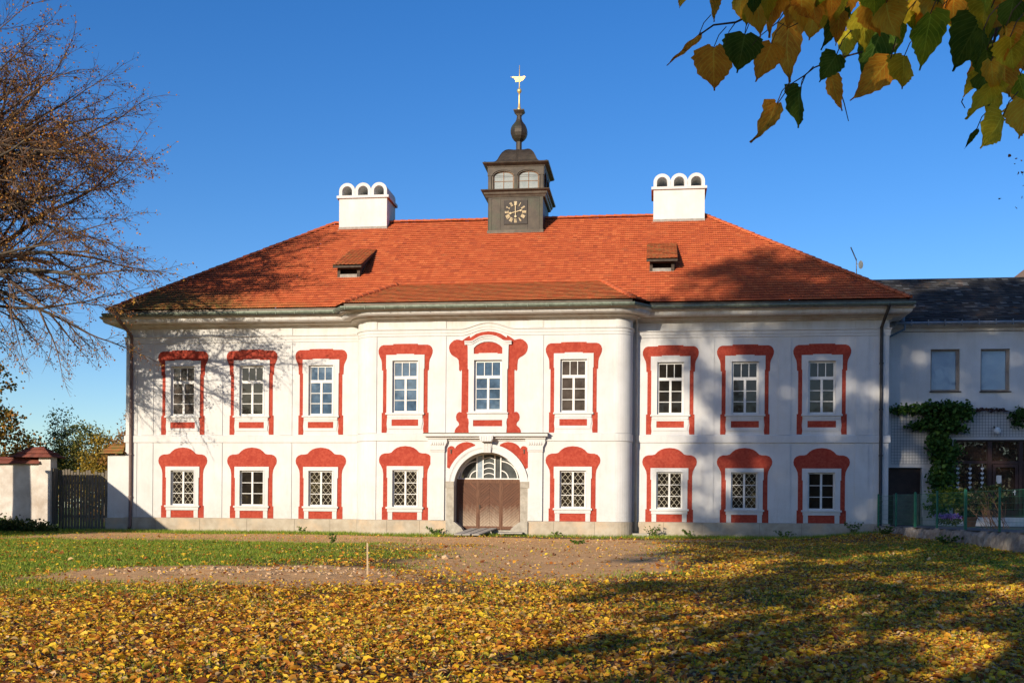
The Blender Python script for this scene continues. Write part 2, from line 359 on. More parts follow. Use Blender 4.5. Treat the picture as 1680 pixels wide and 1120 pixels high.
def pipe(x, mat, y=YW, r=.058, bott=.12, side=1, top=True):
    mb = MB(); yw = y - .12
    mb.tube([(x + .25 * side, 48.95, 10.0), (x + .25 * side, 48.97, 9.86), (x + .12 * side, 49.45, 9.55), (x, yw, 9.2), (x, yw, 8.9), (x, yw, bott + .12), (x, yw - .10, bott)], r, 10)
    mb.tube([(x + .25 * side, 48.95, 10.05), (x + .25 * side, 48.95, 9.88)], .13, 10, .065)
    mb.build('downpipe', mat, house, smooth=True)
    m2 = MB()
    for z in (1.6, 3.6, 5.6, 7.6): m2.box(x - .08, x + .08, yw - .075, y, z, z + .05)
    m2.build('pipe_clamp', mat, house)
pipe(-24.62, PIPE, r=.075, side=-1); pipe(9.74, PIPED, r=.07, side=.4)
mb = MB(); mb.tube([(-.83, 49.2, 9.9), (-.83, 49.72, 9.5), (-.83, 49.80, 9.2), (-.83, 49.80, .2)], .055, 10); mb.build('downpipe', basic('pipe_cream', (.55, .50, .42, 1), (.66, .62, .55, 1)), house, smooth=True)

# ------------------------------------------------------------------ windows
PX = .02729
def zy(y): return 8.529 - (y - 563.0) * PX
def half(l, close=True):
    r = [(dx * PX, zy(y)) for dx, y in l]; return r + [(-x, z) for x, z in reversed(r) if abs(x) > 1e-6]
UP_OUT = half([(0, 563), (20.5, 563.2), (20.5, 564.7), (37, 564.8), (41, 566.3), (43.8, 569.3), (45.4, 574), (45, 579), (43, 584), (40.6, 589), (39.6, 594), (39.2, 606.5), (37.3, 606.5), (37.3, 676), (39.2, 676), (39.2, 708.7), (31, 708.7), (30.2, 703), (31.2, 694), (30.2, 684), (30.6, 677), (30.6, 582), (14, 582), (14, 580.5), (0, 580.5)])
LO_OUT = half([(0, 730.5), (8, 731.4), (14, 733.3), (19, 736.6), (23.5, 741.2), (28, 742.3), (34.5, 742.5), (39.5, 744.3), (43, 748), (44.2, 753), (43.5, 758), (40.5, 763), (37.8, 769), (36.8, 776), (36.8, 830.8), (38.6, 830.8), (38.6, 851.6), (28, 851.6), (28, 764), (0, 764)])
UP_OUT = UP_OUT if True else 0
def rect(a, b, c, d): return [(a, c), (b, c), (b, d), (a, d)]
def hw(n, top):   # a clean closed surround: half() mirrors the outline so the two ends must meet
    return n
def sashes(mb, x0, x1, z0, z1, y, rows, cols, bar, frame, trans=None, mull=.09):
    """white sash bars around and between the panes, front face at y"""
    def b(a, c, d, e, yy=0): mb.box(a, c, y + yy, y + .05, d, e)
    b(x0, x1, z0, z0 + frame); b(x0, x1, z1 - frame, z1); b(x0, x0 + frame, z0 + frame, z1 - frame); b(x1 - frame, x1, z0 + frame, z1 - frame)
    xc = (x0 + x1) / 2; zt = z1 - frame
    if trans:
        b(x0 + frame, x1 - frame, trans[0], trans[1], -.012); zt = trans[0]
        w = (x1 - x0 - 2 * frame) / 3
        for k in (1, 2): b(x0 + frame + w * k - bar / 2, x0 + frame + w * k + bar / 2, trans[1], z1 - frame, .006)
    b(xc - mull / 2, xc + mull / 2, z0 + frame, zt, -.006)
    h = (zt - z0 - frame) / rows
    for k in range(1, rows):
        z = z0 + frame + h * k; b(x0 + frame, xc - mull / 2, z - bar / 2, z + bar / 2, .006); b(xc + mull / 2, x1 - frame, z - bar / 2, z + bar / 2, .006)
def moulded(mb, loops, y0, dep):
    mb.prism(loops, y0 - dep, y0 + .002)
def upper_window(glassm):
    w = MB(); hx = UO[0]
    o = half([(0, 580), (14.5, 580), (14.5, 581.3), (32, 581.3), (32, 604.5), (31, 604.5), (31, 676.6), (0, 676.6)])
    w.prism([o, rect(-hx, hx, UO[1], UO[2])], -.05, .002)
    i = hx + .05; w.prism([rect(-i, i, UO[1] - .02, UO[2] + .05), rect(-hx, hx, UO[1], UO[2])], -.065, -.05)
    fr = w.build('window', PLAST, house, world=False)
    s = MB(); s.prism([UP_OUT], -.013, .002); s.build('surround', REDP, fr, world=False)
    s = MB(); s.box(-.88, .88, -.11, .002, zy(679.2), zy(676.4)); s.box(-.80, .80, -.06, .002, zy(684), zy(679.2)); s.build('sill', PLAST, fr, world=False)
    s = MB(); s.prism([half([(0, 684), (28.5, 684), (29.6, 688), (29.6, 692), (28.2, 697), (28.2, 702.5), (0, 702.5)]), rect(-22.3 * PX, 22.3 * PX, zy(697.6), zy(687))], -.035, .002); s.build('apron', PLAST, fr, world=False)
    s = MB(); s.box(-22.3 * PX, 22.3 * PX, -.02, -.003, zy(697.6), zy(687)); s.build('apron_panel', REDP, fr, world=False)
    s = MB(); sashes(s, -hx, hx, UO[1], UO[2], .075, 3, 2, .032, .085, (6.955, 7.09), .10); s.build('sash', SASH, fr, world=False)
    s = MB(); s.box(-hx + .02, hx - .02, .11, .13, UO[1] + .02, UO[2] - .02); s.build('pane', glassm, fr, world=False)
    return fr
def lattice_mesh(x0, x1, z0, z1, y):
    mb = MB(); xc = (x0 + x1) / 2
    for a, b in ((x0 + .065, xc - .045), (xc + .045, x1 - .065)):
        wdt = b - a; A = wdt / 8
        for j in range(5):
            pts = []; N = 60
            for k in range(N + 1):
                z = z0 + (z1 - z0) * k / N
                pts.append((a + wdt * j / 4 + A * .92 * math.sin(2 * math.pi * (z - z0) / .30 + (math.pi if j % 2 else 0)), z))
            run = []
            for x, z in pts + [(1e9, 0)]:
                if a <= x <= b: run.append((x, y, z))
                else:
                    if len(run) > 2: mb.tube(run, .009, 4, cap=False)
                    run = []
    return mb
def lower_window(glassm, lat=True):
    w = MB(); hx = LO[0]
    o = half([(0, 763.5), (30.6, 763.5), (30.6, 782.5), (29.3, 782.5), (29.3, 830.6), (0, 830.6)])
    w.prism([o, rect(-hx, hx, LO[1], LO[2])], -.05, .002)
    i = hx + .045; w.prism([rect(-i, i, LO[1] - .02, LO[2] + .045), rect(-hx, hx, LO[1], LO[2])], -.062, -.05)
    fr = w.build('window', PLAST, house, world=False)
    s = MB(); s.prism([LO_OUT], -.013, .002); s.build('surround', REDP, fr, world=False)
    s = MB(); s.box(-.86, .86, -.11, .002, zy(833.4), zy(830.4)); s.box(-.80, .80, -.07, .002, zy(838.6), zy(833.4)); s.build('sill', PLAST, fr, world=False)
    for a_, b_ in ((-28.4, -20.9), (20.9, 28.4)): s = MB(); s.box(a_ * PX, b_ * PX, -.04, .002, .66, zy(838.6)); s.build('apron_leg', PLAST, fr, world=False)
    s = MB(); s.box(-20.9 * PX, 20.9 * PX, -.018, .002, .66, zy(838.7)); s.build('apron_panel', REDP, fr, world=False)
    s = MB(); sashes(s, -hx, hx, LO[1], LO[2], .075, 3, 2, .03, .065, None, .085); s.build('sash', SASH, fr, world=False)
    s = MB(); s.box(-hx + .02, hx - .02, .115, .13, LO[1] + .02, LO[2] - .02); s.build('pane', glassm, fr, world=False)
    if lat: lattice_mesh(-hx, hx, LO[1] + .065, LO[2] - .065, .10).build('lattice', LATM, fr, world=False)
    return fr
LATM = basic('iron_lattice', (.42, .38, .28, 1), (.58, .53, .42, 1), 10, .6, 0)
def copytree(o, parent, loc):
    c = o.copy(); SC.collection.objects.link(c); c.parent = parent; c.location = loc
    ORG[c] = Vector(loc) + ORG[parent]
    for ch in [x for x in bpy.data.objects if x.parent == o]:
        d = ch.copy(); SC.collection.objects.link(d); d.parent = c; ORG[d] = ORG[c]
    return c
def place(o, x, y): o.location = (x - H.x, y - H.y, 0)
def place_set(proto, spots, glasses=None):
    for i, (x, y) in enumerate(spots):
        o = proto if i == 0 else copytree(proto, house, (0, 0, 0)); place(o, x, y)
        if glasses:
            for ch in bpy.data.objects:
                if ch.parent == o and ch.name.startswith('pane') and glasses[i] is not ch.data.materials[0]:
                    ch.data = ch.data.copy(); ch.data.materials[0] = glasses[i]
place_set(upper_window(GL_CURT), UPX, [GL_CURT, GL_DARK, GL_BLUE, GL_BLUE, GL_CURT, GL_DARK, GL_DARK, GL_DARK])
plainL = lower_window(GL_DARK, False); place_set(plainL, [LOX[1], LOX[7]])
place_set(lower_window(GL_DARK, True), [LOX[i] for i in (0, 2, 3, 4, 5, 6)])

# centre window with its arched hood
C_OUT = [(-7.374, 9.04), (-7.073, 9.01), (-6.804, 8.927), (-6.616, 8.803), (-6.54, 8.754), (-6.526, 8.855), (-6.429, 8.806), (-6.188, 8.644), (-6.054, 8.68), (-5.94, 8.69), (-5.81, 8.65), (-5.68, 8.543), (-5.61, 8.43), (-5.595, 8.31), (-5.63, 8.15), (-5.71, 8.02), (-5.809, 7.947), (-5.95, 7.87), (-6.03, 7.78), (-6.056, 7.542), (-6.059, 7.33), (-6.112, 7.267), (-6.166, 7.347), (-6.187, 7.278), (-6.176, 5.451), (-6.10, 5.478), (-6.02, 5.44), (-5.96, 5.36), (-5.935, 5.239), (-5.96, 5.10), (-6.06, 4.99), (-6.077, 4.895), (-6.02, 4.83), (-5.943, 4.76), (-5.888, 4.657), (-5.871, 4.532), (-6.54, 4.532), (-6.56, 8.2), (-7.364, 8.2)]
rel = [(x + 7.364, z) for x, z in C_OUT]
rel[0] = (0, 9.04); full = rel + [(-x, z) for x, z in reversed(rel) if abs(x) > .012]
w = MB(); hx = .624
hood = [(0, 8.858), (.2, 8.845), (.38, 8.80), (.55, 8.71), (.68, 8.625), (.80, 8.60), (1.05, 8.60), (1.045, 8.555), (1.0, 8.53), (.985, 8.47), (.93, 8.42), (.915, 8.37), (.90, 7.36), (.865, 7.36), (.865, 5.42), (0, 5.42)]
tymp = [(0, 8.575), (.18, 8.565), (.36, 8.51), (.52, 8.42), (.64, 8.30), (.64, 8.035), (.42, 8.035), (.42, 8.07), (0, 8.07)]
mir = lambda l: l + [(-x, z) for x, z in reversed(l) if x > 1e-6]
w.prism([mir(hood), rect(-hx, hx, 5.50, 7.765), mir(tymp)], -.07, .002)
cwn = w.build('window', PLAST, house, world=False)
s = MB(); s.prism([full], -.013, .002); s.build('surround', REDP, cwn, world=False)
s = MB()
for o0, o1, dep in ((0, .05, .16), (.05, .10, .12), (.10, .16, .10)):
    top = [(0, 8.86 - o0), (.2, 8.847 - o0), (.38, 8.802 - o0), (.55, 8.712 - o0), (.68, 8.627 - o0), (.80, 8.602 - o0), (1.05, 8.602 - o0)]
    bot = [(x, z - (o1 - o0)) for x, z in top]
    s.prism([[(-x, z) for x, z in reversed(top)][:-1] + top + list(reversed(bot)) + [(-x, z) for x, z in bot][1:]], -dep, -.06)
s.build('hood_moulding', PLAST, cwn, world=False)
s = MB(); s.prism([mir(tymp)], -.02, .002); s.build('tympanum', REDP, cwn, world=False)
s = MB(); s.box(-.92, .92, -.12, .002, 5.395, 5.44); s.build('sill', PLAST, cwn, world=False)
s = MB(); s.prism([mir([(0, 5.395), (.90, 5.395), (.90, 5.2), (.86, 5.15), (.84, 5.0), (.86, 4.8), (.84, 4.54), (0, 4.54)]), rect(-.654, .654, 4.833, 5.111)], -.045, .002); s.build('apron', PLAST, cwn, world=False)
s = MB(); s.box(-.654, .654, -.02, -.003, 4.833, 5.111); s.build('apron_panel', REDP, cwn, world=False)
s = MB(); sashes(s, -hx, hx, 5.50, 7.765, .075, 3, 2, .032, .095, (6.955, 7.09), .10); s.build('sash', SASH, cwn, world=False)
s = MB(); s.box(-hx + .02, hx - .02, .11, .13, 5.52, 7.74); s.build('pane', GL_BLUE, cwn, world=False)
place(cwn, -7.364, YR)

# ------------------------------------------------------------------ portal
P = XC
def arcpts(r, n=32, a0=0, a1=math.pi, c=(XC, 2.20), sx=1.0): return [(c[0] + r * sx * math.cos(a0 + (a1 - a0) * k / n), c[1] + r * math.sin(a0 + (a1 - a0) * k / n)) for k in range(n + 1)]
mb = MB(); mb.prism([arcpts(1.80) + list(reversed(arcpts(1.485)))], YR - .075, YR + .16)
mb.prism([arcpts(1.84) + list(reversed(arcpts(1.70)))], YR - .11, YR - .075)
mb.prism([arcpts(1.70) + list(reversed(arcpts(1.66)))], YR - .09, YR - .075)
portal = mb.build('portal', PLAST, house)
mb = MB()
mb.box(XC - 1.86, XC - 1.485, YR - .12, YR + .2, 2.10, 2.385); mb.box(XC + 1.485, XC + 1.88, YR - .12, YR + .2, 2.10, 2.385); mb.build('impost', STONE2, portal)
for sg in (-1, 1):
    mb = MB(); a, b = (XC + sg * 1.485, XC + sg * 1.83)
    mb.box(min(a, b), max(a, b), YR - .085, YR + .2, .60, 2.10)
    g = [(a, .62), (b, .62), (b, -.4), (XC + sg * .98, -.4), (XC + sg * .98, .10), (XC + sg * 1.12, .33), (XC + sg * 1.40, .56), (a, .60)]
    mb.prism([g], YR - .16, YR + .35); mb.build('jamb', STONE2, portal)
# deep reveal and vault of the gateway
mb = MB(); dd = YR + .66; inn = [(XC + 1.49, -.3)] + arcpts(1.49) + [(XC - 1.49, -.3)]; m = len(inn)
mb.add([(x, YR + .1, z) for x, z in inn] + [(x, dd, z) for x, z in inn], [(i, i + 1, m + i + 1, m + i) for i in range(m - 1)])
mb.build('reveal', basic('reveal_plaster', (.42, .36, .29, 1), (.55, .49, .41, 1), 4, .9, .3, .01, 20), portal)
# flanking strips with capitals, ledge and keystone
for a, b in ((-9.91, -9.285), (-5.54, -4.90)):
    mb = MB(); mb.box(a, b, YR - .10, YR + .01, .655, 3.70); mb.box(a - .02, b + .02, YR - .13, YR + .01, 3.70, 3.76)
    mb.prism([[(a - .02, 3.76), (b + .02, 3.76), (b + .02, 3.9), (b + .12, 4.12), (b + .12, 4.27), (a - .12, 4.27), (a - .12, 4.12), (a - .02, 3.9)]], YR - .17, YR + .01)
    for k in range(6):
        x = a + .06 + k * (b - a - .12) / 5; mb.lathe([(.0, 3.98), (.045, 4.0), (.055, 4.06), (.03, 4.13), (0, 4.14)], (x, YR - .17), 8)
    mb.build('flanking_pilaster', PLAST, portal)
mb = MB(); mb.box(-10.16, -4.66, YR - .40, YR - .062, 4.37, 4.49); mb.box(-10.05, -4.76, YR - .24, YR - .062, 4.28, 4.37)
mb.build('ledge', PLAST, portal)
mb = MB(); mb.box(-10.20, -4.62, YR - .44, YR - .062, 4.495, 4.52); mb.build('ledge_cover', METD, portal)
mb = MB()
mb.prism([[(XC - .29, 4.41), (XC + .29, 4.41), (XC + .30, 4.28), (XC + .24, 4.14), (XC - .24, 4.14), (XC - .30, 4.28)]], YR - .46, YR - .06)
mb.prism([[(XC - .23, 4.14), (XC + .23, 4.14), (XC + .17, 3.66), (XC - .17, 3.66)]], YR - .17, YR + .15)
for k in range(5): mb.box(XC - .15 + k * .07, XC - .12 + k * .07, YR - .19, YR - .16, 3.70, 4.12)
for k in range(5): mb.box(XC - .24 + k * .11, XC - .20 + k * .11, YR - .48, YR - .45, 4.17, 4.38)
mb.build('keystone', PLAST, portal)
SPL = [(-9.175, 3.0), (-9.172, 3.817), (-9.14, 3.89), (-9.07, 3.94), (-9.001, 3.963), (-8.92, 3.95), (-8.86, 3.90), (-8.838, 3.842), (-8.731, 3.987), (-8.62, 4.06), (-8.48, 4.115), (-8.29, 4.143), (-8.094, 4.109), (-7.93, 4.03)]
def spand(pts):
    x0, z0 = pts[0]; x1, z1 = pts[-1]; a0 = math.atan2(z0 - 2.2, x0 - XC); a1 = math.atan2(z1 - 2.2, x1 - XC)
    return pts + [(XC + 1.80 * math.cos(a1 + (a0 - a1) * k / 12), 2.2 + 1.80 * math.sin(a1 + (a0 - a1) * k / 12)) for k in range(13)]
for sg in (1, -1):
    pts = spand(SPL); pts = pts if sg > 0 else [(2 * XC - x, z) for x, z in pts]
    mb = MB(); mb.prism([pts], YR - .014, YR + .002); mb.build('spandrel_panel', REDP, portal)
    m2 = MB(); cx = -9.0 if sg > 0 else 2 * XC + 9.0; m2.box(cx - .02, cx + .02, YR - .06, YR - .014, 3.62, 3.78); m2.box(cx - .05, cx + .05, YR - .04, YR - .014, 3.77, 3.80); m2.build('wall_hook', METD, portal)
# fanlight
YD = YR + .62
mb = MB(); xl, xr = XC - 1.42, XC + 1.42; zb = 2.53
def fan_bar(x0, z0, x1, z1, wd=.045):
    d = Vector((x1 - x0, z1 - z0)).normalized(); n_ = Vector((-d.y, d.x)) * wd / 2
    mb.prism([[(x0 - n_.x, z0 - n_.y), (x1 - n_.x, z1 - n_.y), (x1 + n_.x, z1 + n_.y), (x0 + n_.x, z0 + n_.y)]], YD - .03, YD + .02)
def fan_arc(cx, r, a0, a1, wd=.045, n=16, cz=None):
    cz = zb if cz is None else cz
    mb.prism([[(cx + (r + wd / 2) * math.cos(a0 + (a1 - a0) * k / n), cz + (r + wd / 2) * math.sin(a0 + (a1 - a0) * k / n)) for k in range(n + 1)] + [(cx + (r - wd / 2) * math.cos(a0 + (a1 - a0) * k / n), cz + (r - wd / 2) * math.sin(a0 + (a1 - a0) * k / n)) for k in range(n, -1, -1)]], YD - .034, YD + .02)
mb.box(xl, xr, YD - .04, YD + .02, zb - .03, zb + .02)
for x in (-.56, -.28, .25, .52): mb.box(XC + x - .028, XC + x + .028, YD - .045, YD + .02, zb + .02, 2.2 + math.sqrt(1.47 ** 2 - x * x))
for k in range(5):
    z = zb + .12 + k * .235; fan_arc(XC - .015, .42, math.pi * .30, math.pi * .70, .04, 8, z - .30)
for r in (.36, .78):
    fan_arc(XC - .52, r, math.pi / 2, math.pi); fan_arc(XC + .50, r, 0, math.pi / 2)
fan_bar(XC - .52 - .78 * .80, zb + .78 * .6, XC - 1.32, zb + .62); fan_bar(XC + .50 + .78 * .80, zb + .78 * .6, XC + 1.30, zb + .62)
mb.prism([arcpts(1.49, 32, .225, math.pi - .225) + list(reversed(arcpts(1.42, 32, .225, math.pi - .225)))], YD - .05, YD + .02)
fl = mb.build('fanlight', SASH, house)
mb = MB(); mb.prism([arcpts(1.47, 32, .225, math.pi - .225)], YD + .022, YD + .04); mb.build('pane', glass('fanlight_glass', (.055, .06, .06, 1), 1.9), fl)
mb = MB(); mb.box(XC - .53, XC - .31, YD - .02, YD + .021, zb + .03, 3.54); mb.build('pale_pane', glass('pale_pane', (.18, .22, .26, 1), 1.6), fl)
# herringbone door leaves: separate boards with gaps between
WD, tW, bW, _ = wood('old_door_wood', (.06, .022, .012, 1), (.13, .050, .027, 1), (.22, .10, .055, 1))
g = tW.nodes.new('ShaderNodeNewGeometry'); sx = tW.nodes.new('ShaderNodeSeparateXYZ'); tW.links.new(g.outputs['Position'], sx.inputs[0])
wn_ = mth(tW, 'ADD', sx.outputs[2], mth(tW, 'MULTIPLY', noise(tW, pos(tW, (4, 4, 1.2)), 2.5, 5, .7), .9))
isl = tW.nodes.new('ShaderNodeNewGeometry')
cc = mix(tW, ramp(tW, isl.outputs['Random Per Island'], [(0, (0, 0, 0, 1)), (1, (.55, .55, .55, 1))]), _, (.055, .022, .014, 1))
cc = mix(tW, ramp(tW, mth(tW, 'MULTIPLY', wn_, .4), [(.24, (1, 1, 1, 1)), (.72, (.06, .06, .06, 1))]), cc, (.42, .33, .24, 1))   # bleached, splashed foot of the boards
tW.links.new(cc, bW.inputs['Base Color'])
WF = basic('door_frame_wood', (.10, .045, .026, 1), (.17, .085, .05, 1), 6, .75, .3, .006, 20, stretch=(6, 6, .6))
def clip_poly(poly, a, b, c):     # keep a*x+b*z<=c
    out = []
    for i in range(len(poly)):
        p, q = poly[i], poly[(i + 1) % len(poly)]; dp = a * p[0] + b * p[1] - c; dq = a * q[0] + b * q[1] - c
        if dp <= 0: out.append(p)
        if (dp < 0) != (dq < 0) and abs(dp - dq) > 1e-9:
            t = dp / (dp - dq); out.append((p[0] + (q[0] - p[0]) * t, p[1] + (q[1] - p[1]) * t))
    return out
def boards(mb, x0, x1, z0, z1, y, slope, w=.105):
    """diagonal boards; slope +1 runs up to the right"""
    an = R(40) * slope; d = (math.cos(an), math.sin(an)); n_ = (-d[1], d[0]); L = 4
    cs = [n_[0] * x + n_[1] * z for x in (x0, x1) for z in (z0, z1)]; k = math.floor(min(cs) / w)
    while k * w < max(cs):
        lo, hi = k * w + .006, (k + 1) * w - .003; mid = (x0 + x1) / 2, (z0 + z1) / 2; c0 = n_[0] * mid[0] + n_[1] * mid[1]
        q = [(mid[0] + d[0] * s_ * L + n_[0] * (t_ - c0), mid[1] + d[1] * s_ * L + n_[1] * (t_ - c0)) for s_, t_ in ((-1, lo), (1, lo), (1, hi), (-1, hi))]
        for A in ((1, 0, x1), (-1, 0, -x0), (0, 1, z1), (0, -1, -z0)): q = clip_poly(q, *A) if q else q
        if len(q) > 2:
            yy = y + random.uniform(-.004, .004); m_ = len(q); u0 = random.uniform(0, 50)
            uvs = [((d[0] * x + d[1] * z) * 1.4 + u0, (n_[0] * x + n_[1] * z) * 26 + u0) for x, z in q]
            mb.add([(x, yy, z) for x, z in q] + [(x, yy + .03, z) for x, z in q], [tuple(range(m_))] + [(i, (i + 1) % m_, m_ + (i + 1) % m_, m_ + i) for i in range(m_)], uvs + uvs)
        k += 1
door = MB(); door.box(XC - 1.47, XC + 1.47, YD - .05, YD + .03, 2.40, 2.50)
door.box(XC - 1.47, XC - 1.42, YD - .03, YD + .03, .1, 2.40); door.box(XC + 1.42, XC + 1.47, YD - .03, YD + .03, .1, 2.40)
door.box(XC - .535, XC - .46, YD - .045, YD + .03, .22, 2.40); door.box(XC + .51, XC + .575, YD - .045, YD + .03, .22, 2.40)
door = door.build('door', WF, house)
for (a, b), sl in (((XC - 1.42, XC - .535), -1), ((XC - .46, XC + .51), 0), ((XC + .575, XC + 1.42), 1)):
    mb = MB(); fr_ = .05
    if sl: boards(mb, a + fr_, b - fr_, .40, 2.33, YD - .02, sl)
    else:
        boards(mb, a + fr_, (a + b) / 2 - .003, .40, 2.33, YD - .02, 1); boards(mb, (a + b) / 2 + .003, b - fr_, .40, 2.33, YD - .02, -1)
    lf = mb.build('door_leaf', WD, door)
    mb = MB(); mb.box(a, a + fr_, YD - .028, YD + .02, .26, 2.40); mb.box(b - fr_, b, YD - .028, YD + .02, .26, 2.40); mb.box(a + fr_, b - fr_, YD - .032, YD + .02, 2.33, 2.40); mb.box(a + fr_, b - fr_, YD - .032, YD + .02, .26, .40)
    mb.box(a + .02, b - .02, YD + .012, YD + .03, .27, 2.39); mb.build('leaf_frame', WF, door)
mb = MB(); mb.box(XC - .44, XC - .41, YD - .06, YD - .03, 1.16, 1.36); mb.tube([(XC - .425, YD - .05, 1.28), (XC - .425, YD - .09, 1.28), (XC - .34, YD - .09, 1.27)], .01, 6); mb.build('handle', METD, door)
mb = MB(); mb.box(XC - 1.45, XC + 1.45, YD - .25, YD + .1, -.3, .23); mb.build('threshold', STONE2, portal)
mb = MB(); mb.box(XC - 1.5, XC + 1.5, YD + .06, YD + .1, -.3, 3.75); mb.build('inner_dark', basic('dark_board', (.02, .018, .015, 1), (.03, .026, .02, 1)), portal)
# ------------------------------------------------------------------ roofs
SL = (16.221 - 10.263) / 8.377; ZE = 10.263; YE = 49.0; RX0, RX1, RY = -16.99, 2.336, 57.377; ZR = 16.221
EX0, EX1 = -25.42, 10.74                    # eave corners of the tile surface
def rz(y): return ZE + SL * (y - YE)
def tiles(name, P0, P1, P2, P3, mat, parent, rowh=.26, wav=.1075, ups=4, amp=.015, lip=.047, jitter=.003):
    P0, P1, P2, P3 = map(Vector, (P0, P1, P2, P3)); u = (P1 - P0).normalized(); n = u.cross(P3 - P0).normalized(); v = n.cross(u)
    if n.z < 0: n = -n
    H_ = (P3 - P0).dot(v); l0, l1 = 0.0, (P3 - P0).dot(u); r0, r1 = (P1 - P0).dot(u), (P2 - P0).dot(u)
    L = lambda t: l0 + (l1 - l0) * t / H_; Rr = lambda t: r0 + (r1 - r0) * t / H_
    xs = np.arange(math.floor(min(l0, l1) / wav) * wav, max(r0, r1) + wav, wav / ups)
    V = []; F = []; UV = []; base = 0; nP0, nu, nv, nn = map(np.array, (P0, u, v, n))
    k = 0
    while k * rowh < H_ - .02:
        v0, v1 = k * rowh, min((k + 1) * rowh + .02, H_)
        off = (wav / 2 if k % 2 else 0) * 0
        wv = amp * (0.5 + 0.5 * np.cos(2 * np.pi * (xs / wav))) ** 0.8
        jt = RNG.normal(0, jitter, int(len(xs) / ups) + 2)[(np.arange(len(xs)) // (2 * ups))]
        v1 = min((k + 1) * rowh + min(.11, rowh * .4), H_)
        for t, h in ((v0, lip - .016 + wv + jt), (v0, lip + wv + jt), (v1, -.012 + wv * .8 + jt * .3)):
            x = np.clip(xs, L(t), Rr(t)); V.append(nP0 + np.outer(x, nu) + t * nv + np.outer(h, nn)); 
            UV.append(np.stack([xs + 1000 * 0, np.full(len(xs), (k + .5) * rowh)], 1))
        m = len(xs); i = np.arange(m - 1)
        cxm = xs[:-1] + wav / ups / 2; ok = (cxm > min(L(v0), L(v1)) - .03) & (cxm < max(Rr(v0), Rr(v1)) + .03); i = i[ok]
        for a in (0, 1): F.append(np.stack([base + a * m + i, base + a * m + i + 1, base + (a + 1) * m + i + 1, base + (a + 1) * m + i], 1))
        base += 3 * m; k += 1
    return npmesh(name, np.concatenate(V), np.concatenate(F), mat, parent, np.concatenate(UV))
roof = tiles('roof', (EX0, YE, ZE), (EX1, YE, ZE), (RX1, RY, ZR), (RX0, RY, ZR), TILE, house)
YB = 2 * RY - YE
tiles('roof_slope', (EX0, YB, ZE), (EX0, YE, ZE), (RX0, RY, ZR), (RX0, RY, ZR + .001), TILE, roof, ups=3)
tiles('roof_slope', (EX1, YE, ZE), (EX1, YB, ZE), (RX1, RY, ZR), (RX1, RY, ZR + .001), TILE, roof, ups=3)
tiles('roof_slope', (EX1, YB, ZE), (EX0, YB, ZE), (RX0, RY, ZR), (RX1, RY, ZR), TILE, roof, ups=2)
# the projecting centre bay has its own shallower slope running into the main roof
yt = 50.82; q = (rz(yt) + .03)
rb = tiles('bay_roof', (-13.72, 47.72, 10.19), (-.98, 47.72, 10.19), (-2.45, yt, q), (-12.02, yt, q), TILEO, roof)
tiles('bay_roof_side', (-14.45, YE, ZE), (-13.72, 47.72, 10.19), (-12.02, yt, q), (-12.02, yt, q + .001), TILEO, roof, ups=4)
tiles('bay_roof_side', (-.98, 47.72, 10.19), (-.28, YE, ZE), (-2.45, yt, q), (-2.45, yt, q + .001), TILEO, roof, ups=4)
def ridge(name, a, b, mat, parent, r=.12, step=.40):
    a, b = Vector(a), Vector(b); d = (b - a); L = d.length; d.normalize(); sd_ = d.cross(Vector((0, 0, 1))).normalized(); up = sd_.cross(d); mb = MB(); k = 0
    while k * step < L:
        p0 = a + d * (k * step); p1 = a + d * min(L, k * step + step + .05); j = random.uniform(-.008, .008)
        rg = []
        for p, rr in ((p0, r * 1.22), (p1, r * .92)):
            rg.append([p + sd_ * (math.cos(t) * rr) + up * (math.sin(t) * rr * .9 + j - .02) for t in (math.pi * q_ / 7 for q_ in range(8))])
        mb.rings(rg, closed=False); mb.add(rg[0], [tuple(range(8))]); k += 1
    return mb.build(name, mat, parent)
ridge('ridge_tiles', (RX0, RY, ZR + .05), (RX1, RY, ZR + .05), TILER, roof)
ridge('ridge_tiles', (EX0, YE, ZE + .04), (RX0, RY, ZR + .05), TILER, roof); ridge('ridge_tiles', (EX1, YE, ZE + .04), (RX1, RY, ZR + .05), TILER, roof)
ridge('ridge_tiles', (-13.72, 47.72, 10.25), (-12.02, yt, q + .04), TILER, roof, .12); ridge('ridge_tiles', (-.98, 47.72, 10.25), (-2.45, yt, q + .04), TILER, roof, .12)
# eave board under the tiles
mb = MB(); mb.box(EX0 + .1, -14.4, 49.06, 49.10, 10.04, 10.25); mb.box(-.3, EX1 - .1, 49.06, 49.10, 10.04, 10.25); mb.box(-13.7, -1.0, 47.79, 47.83, 9.97, 10.18)
mb.box(EX0 + .1, EX0 + .14, 49.1, 65.5, 10.04, 10.25); mb.box(EX1 - .14, EX1 - .1, 49.1, 65.5, 10.04, 10.25)
mb.add([(EX0 + .1, 49.08, 10.05), (EX1 - .1, 49.08, 10.05), (EX1 - .1, 65.6, 10.05), (EX0 + .1, 65.6, 10.05)], [(0, 1, 2, 3)])
mb.add([(-14.3, 49.05, 10.047), (-13.7, 47.8, 9.99), (-1, 47.8, 9.99), (-.35, 49.05, 10.047)], [(0, 1, 2, 3)]); mb.build('eave_board', METD, roof)

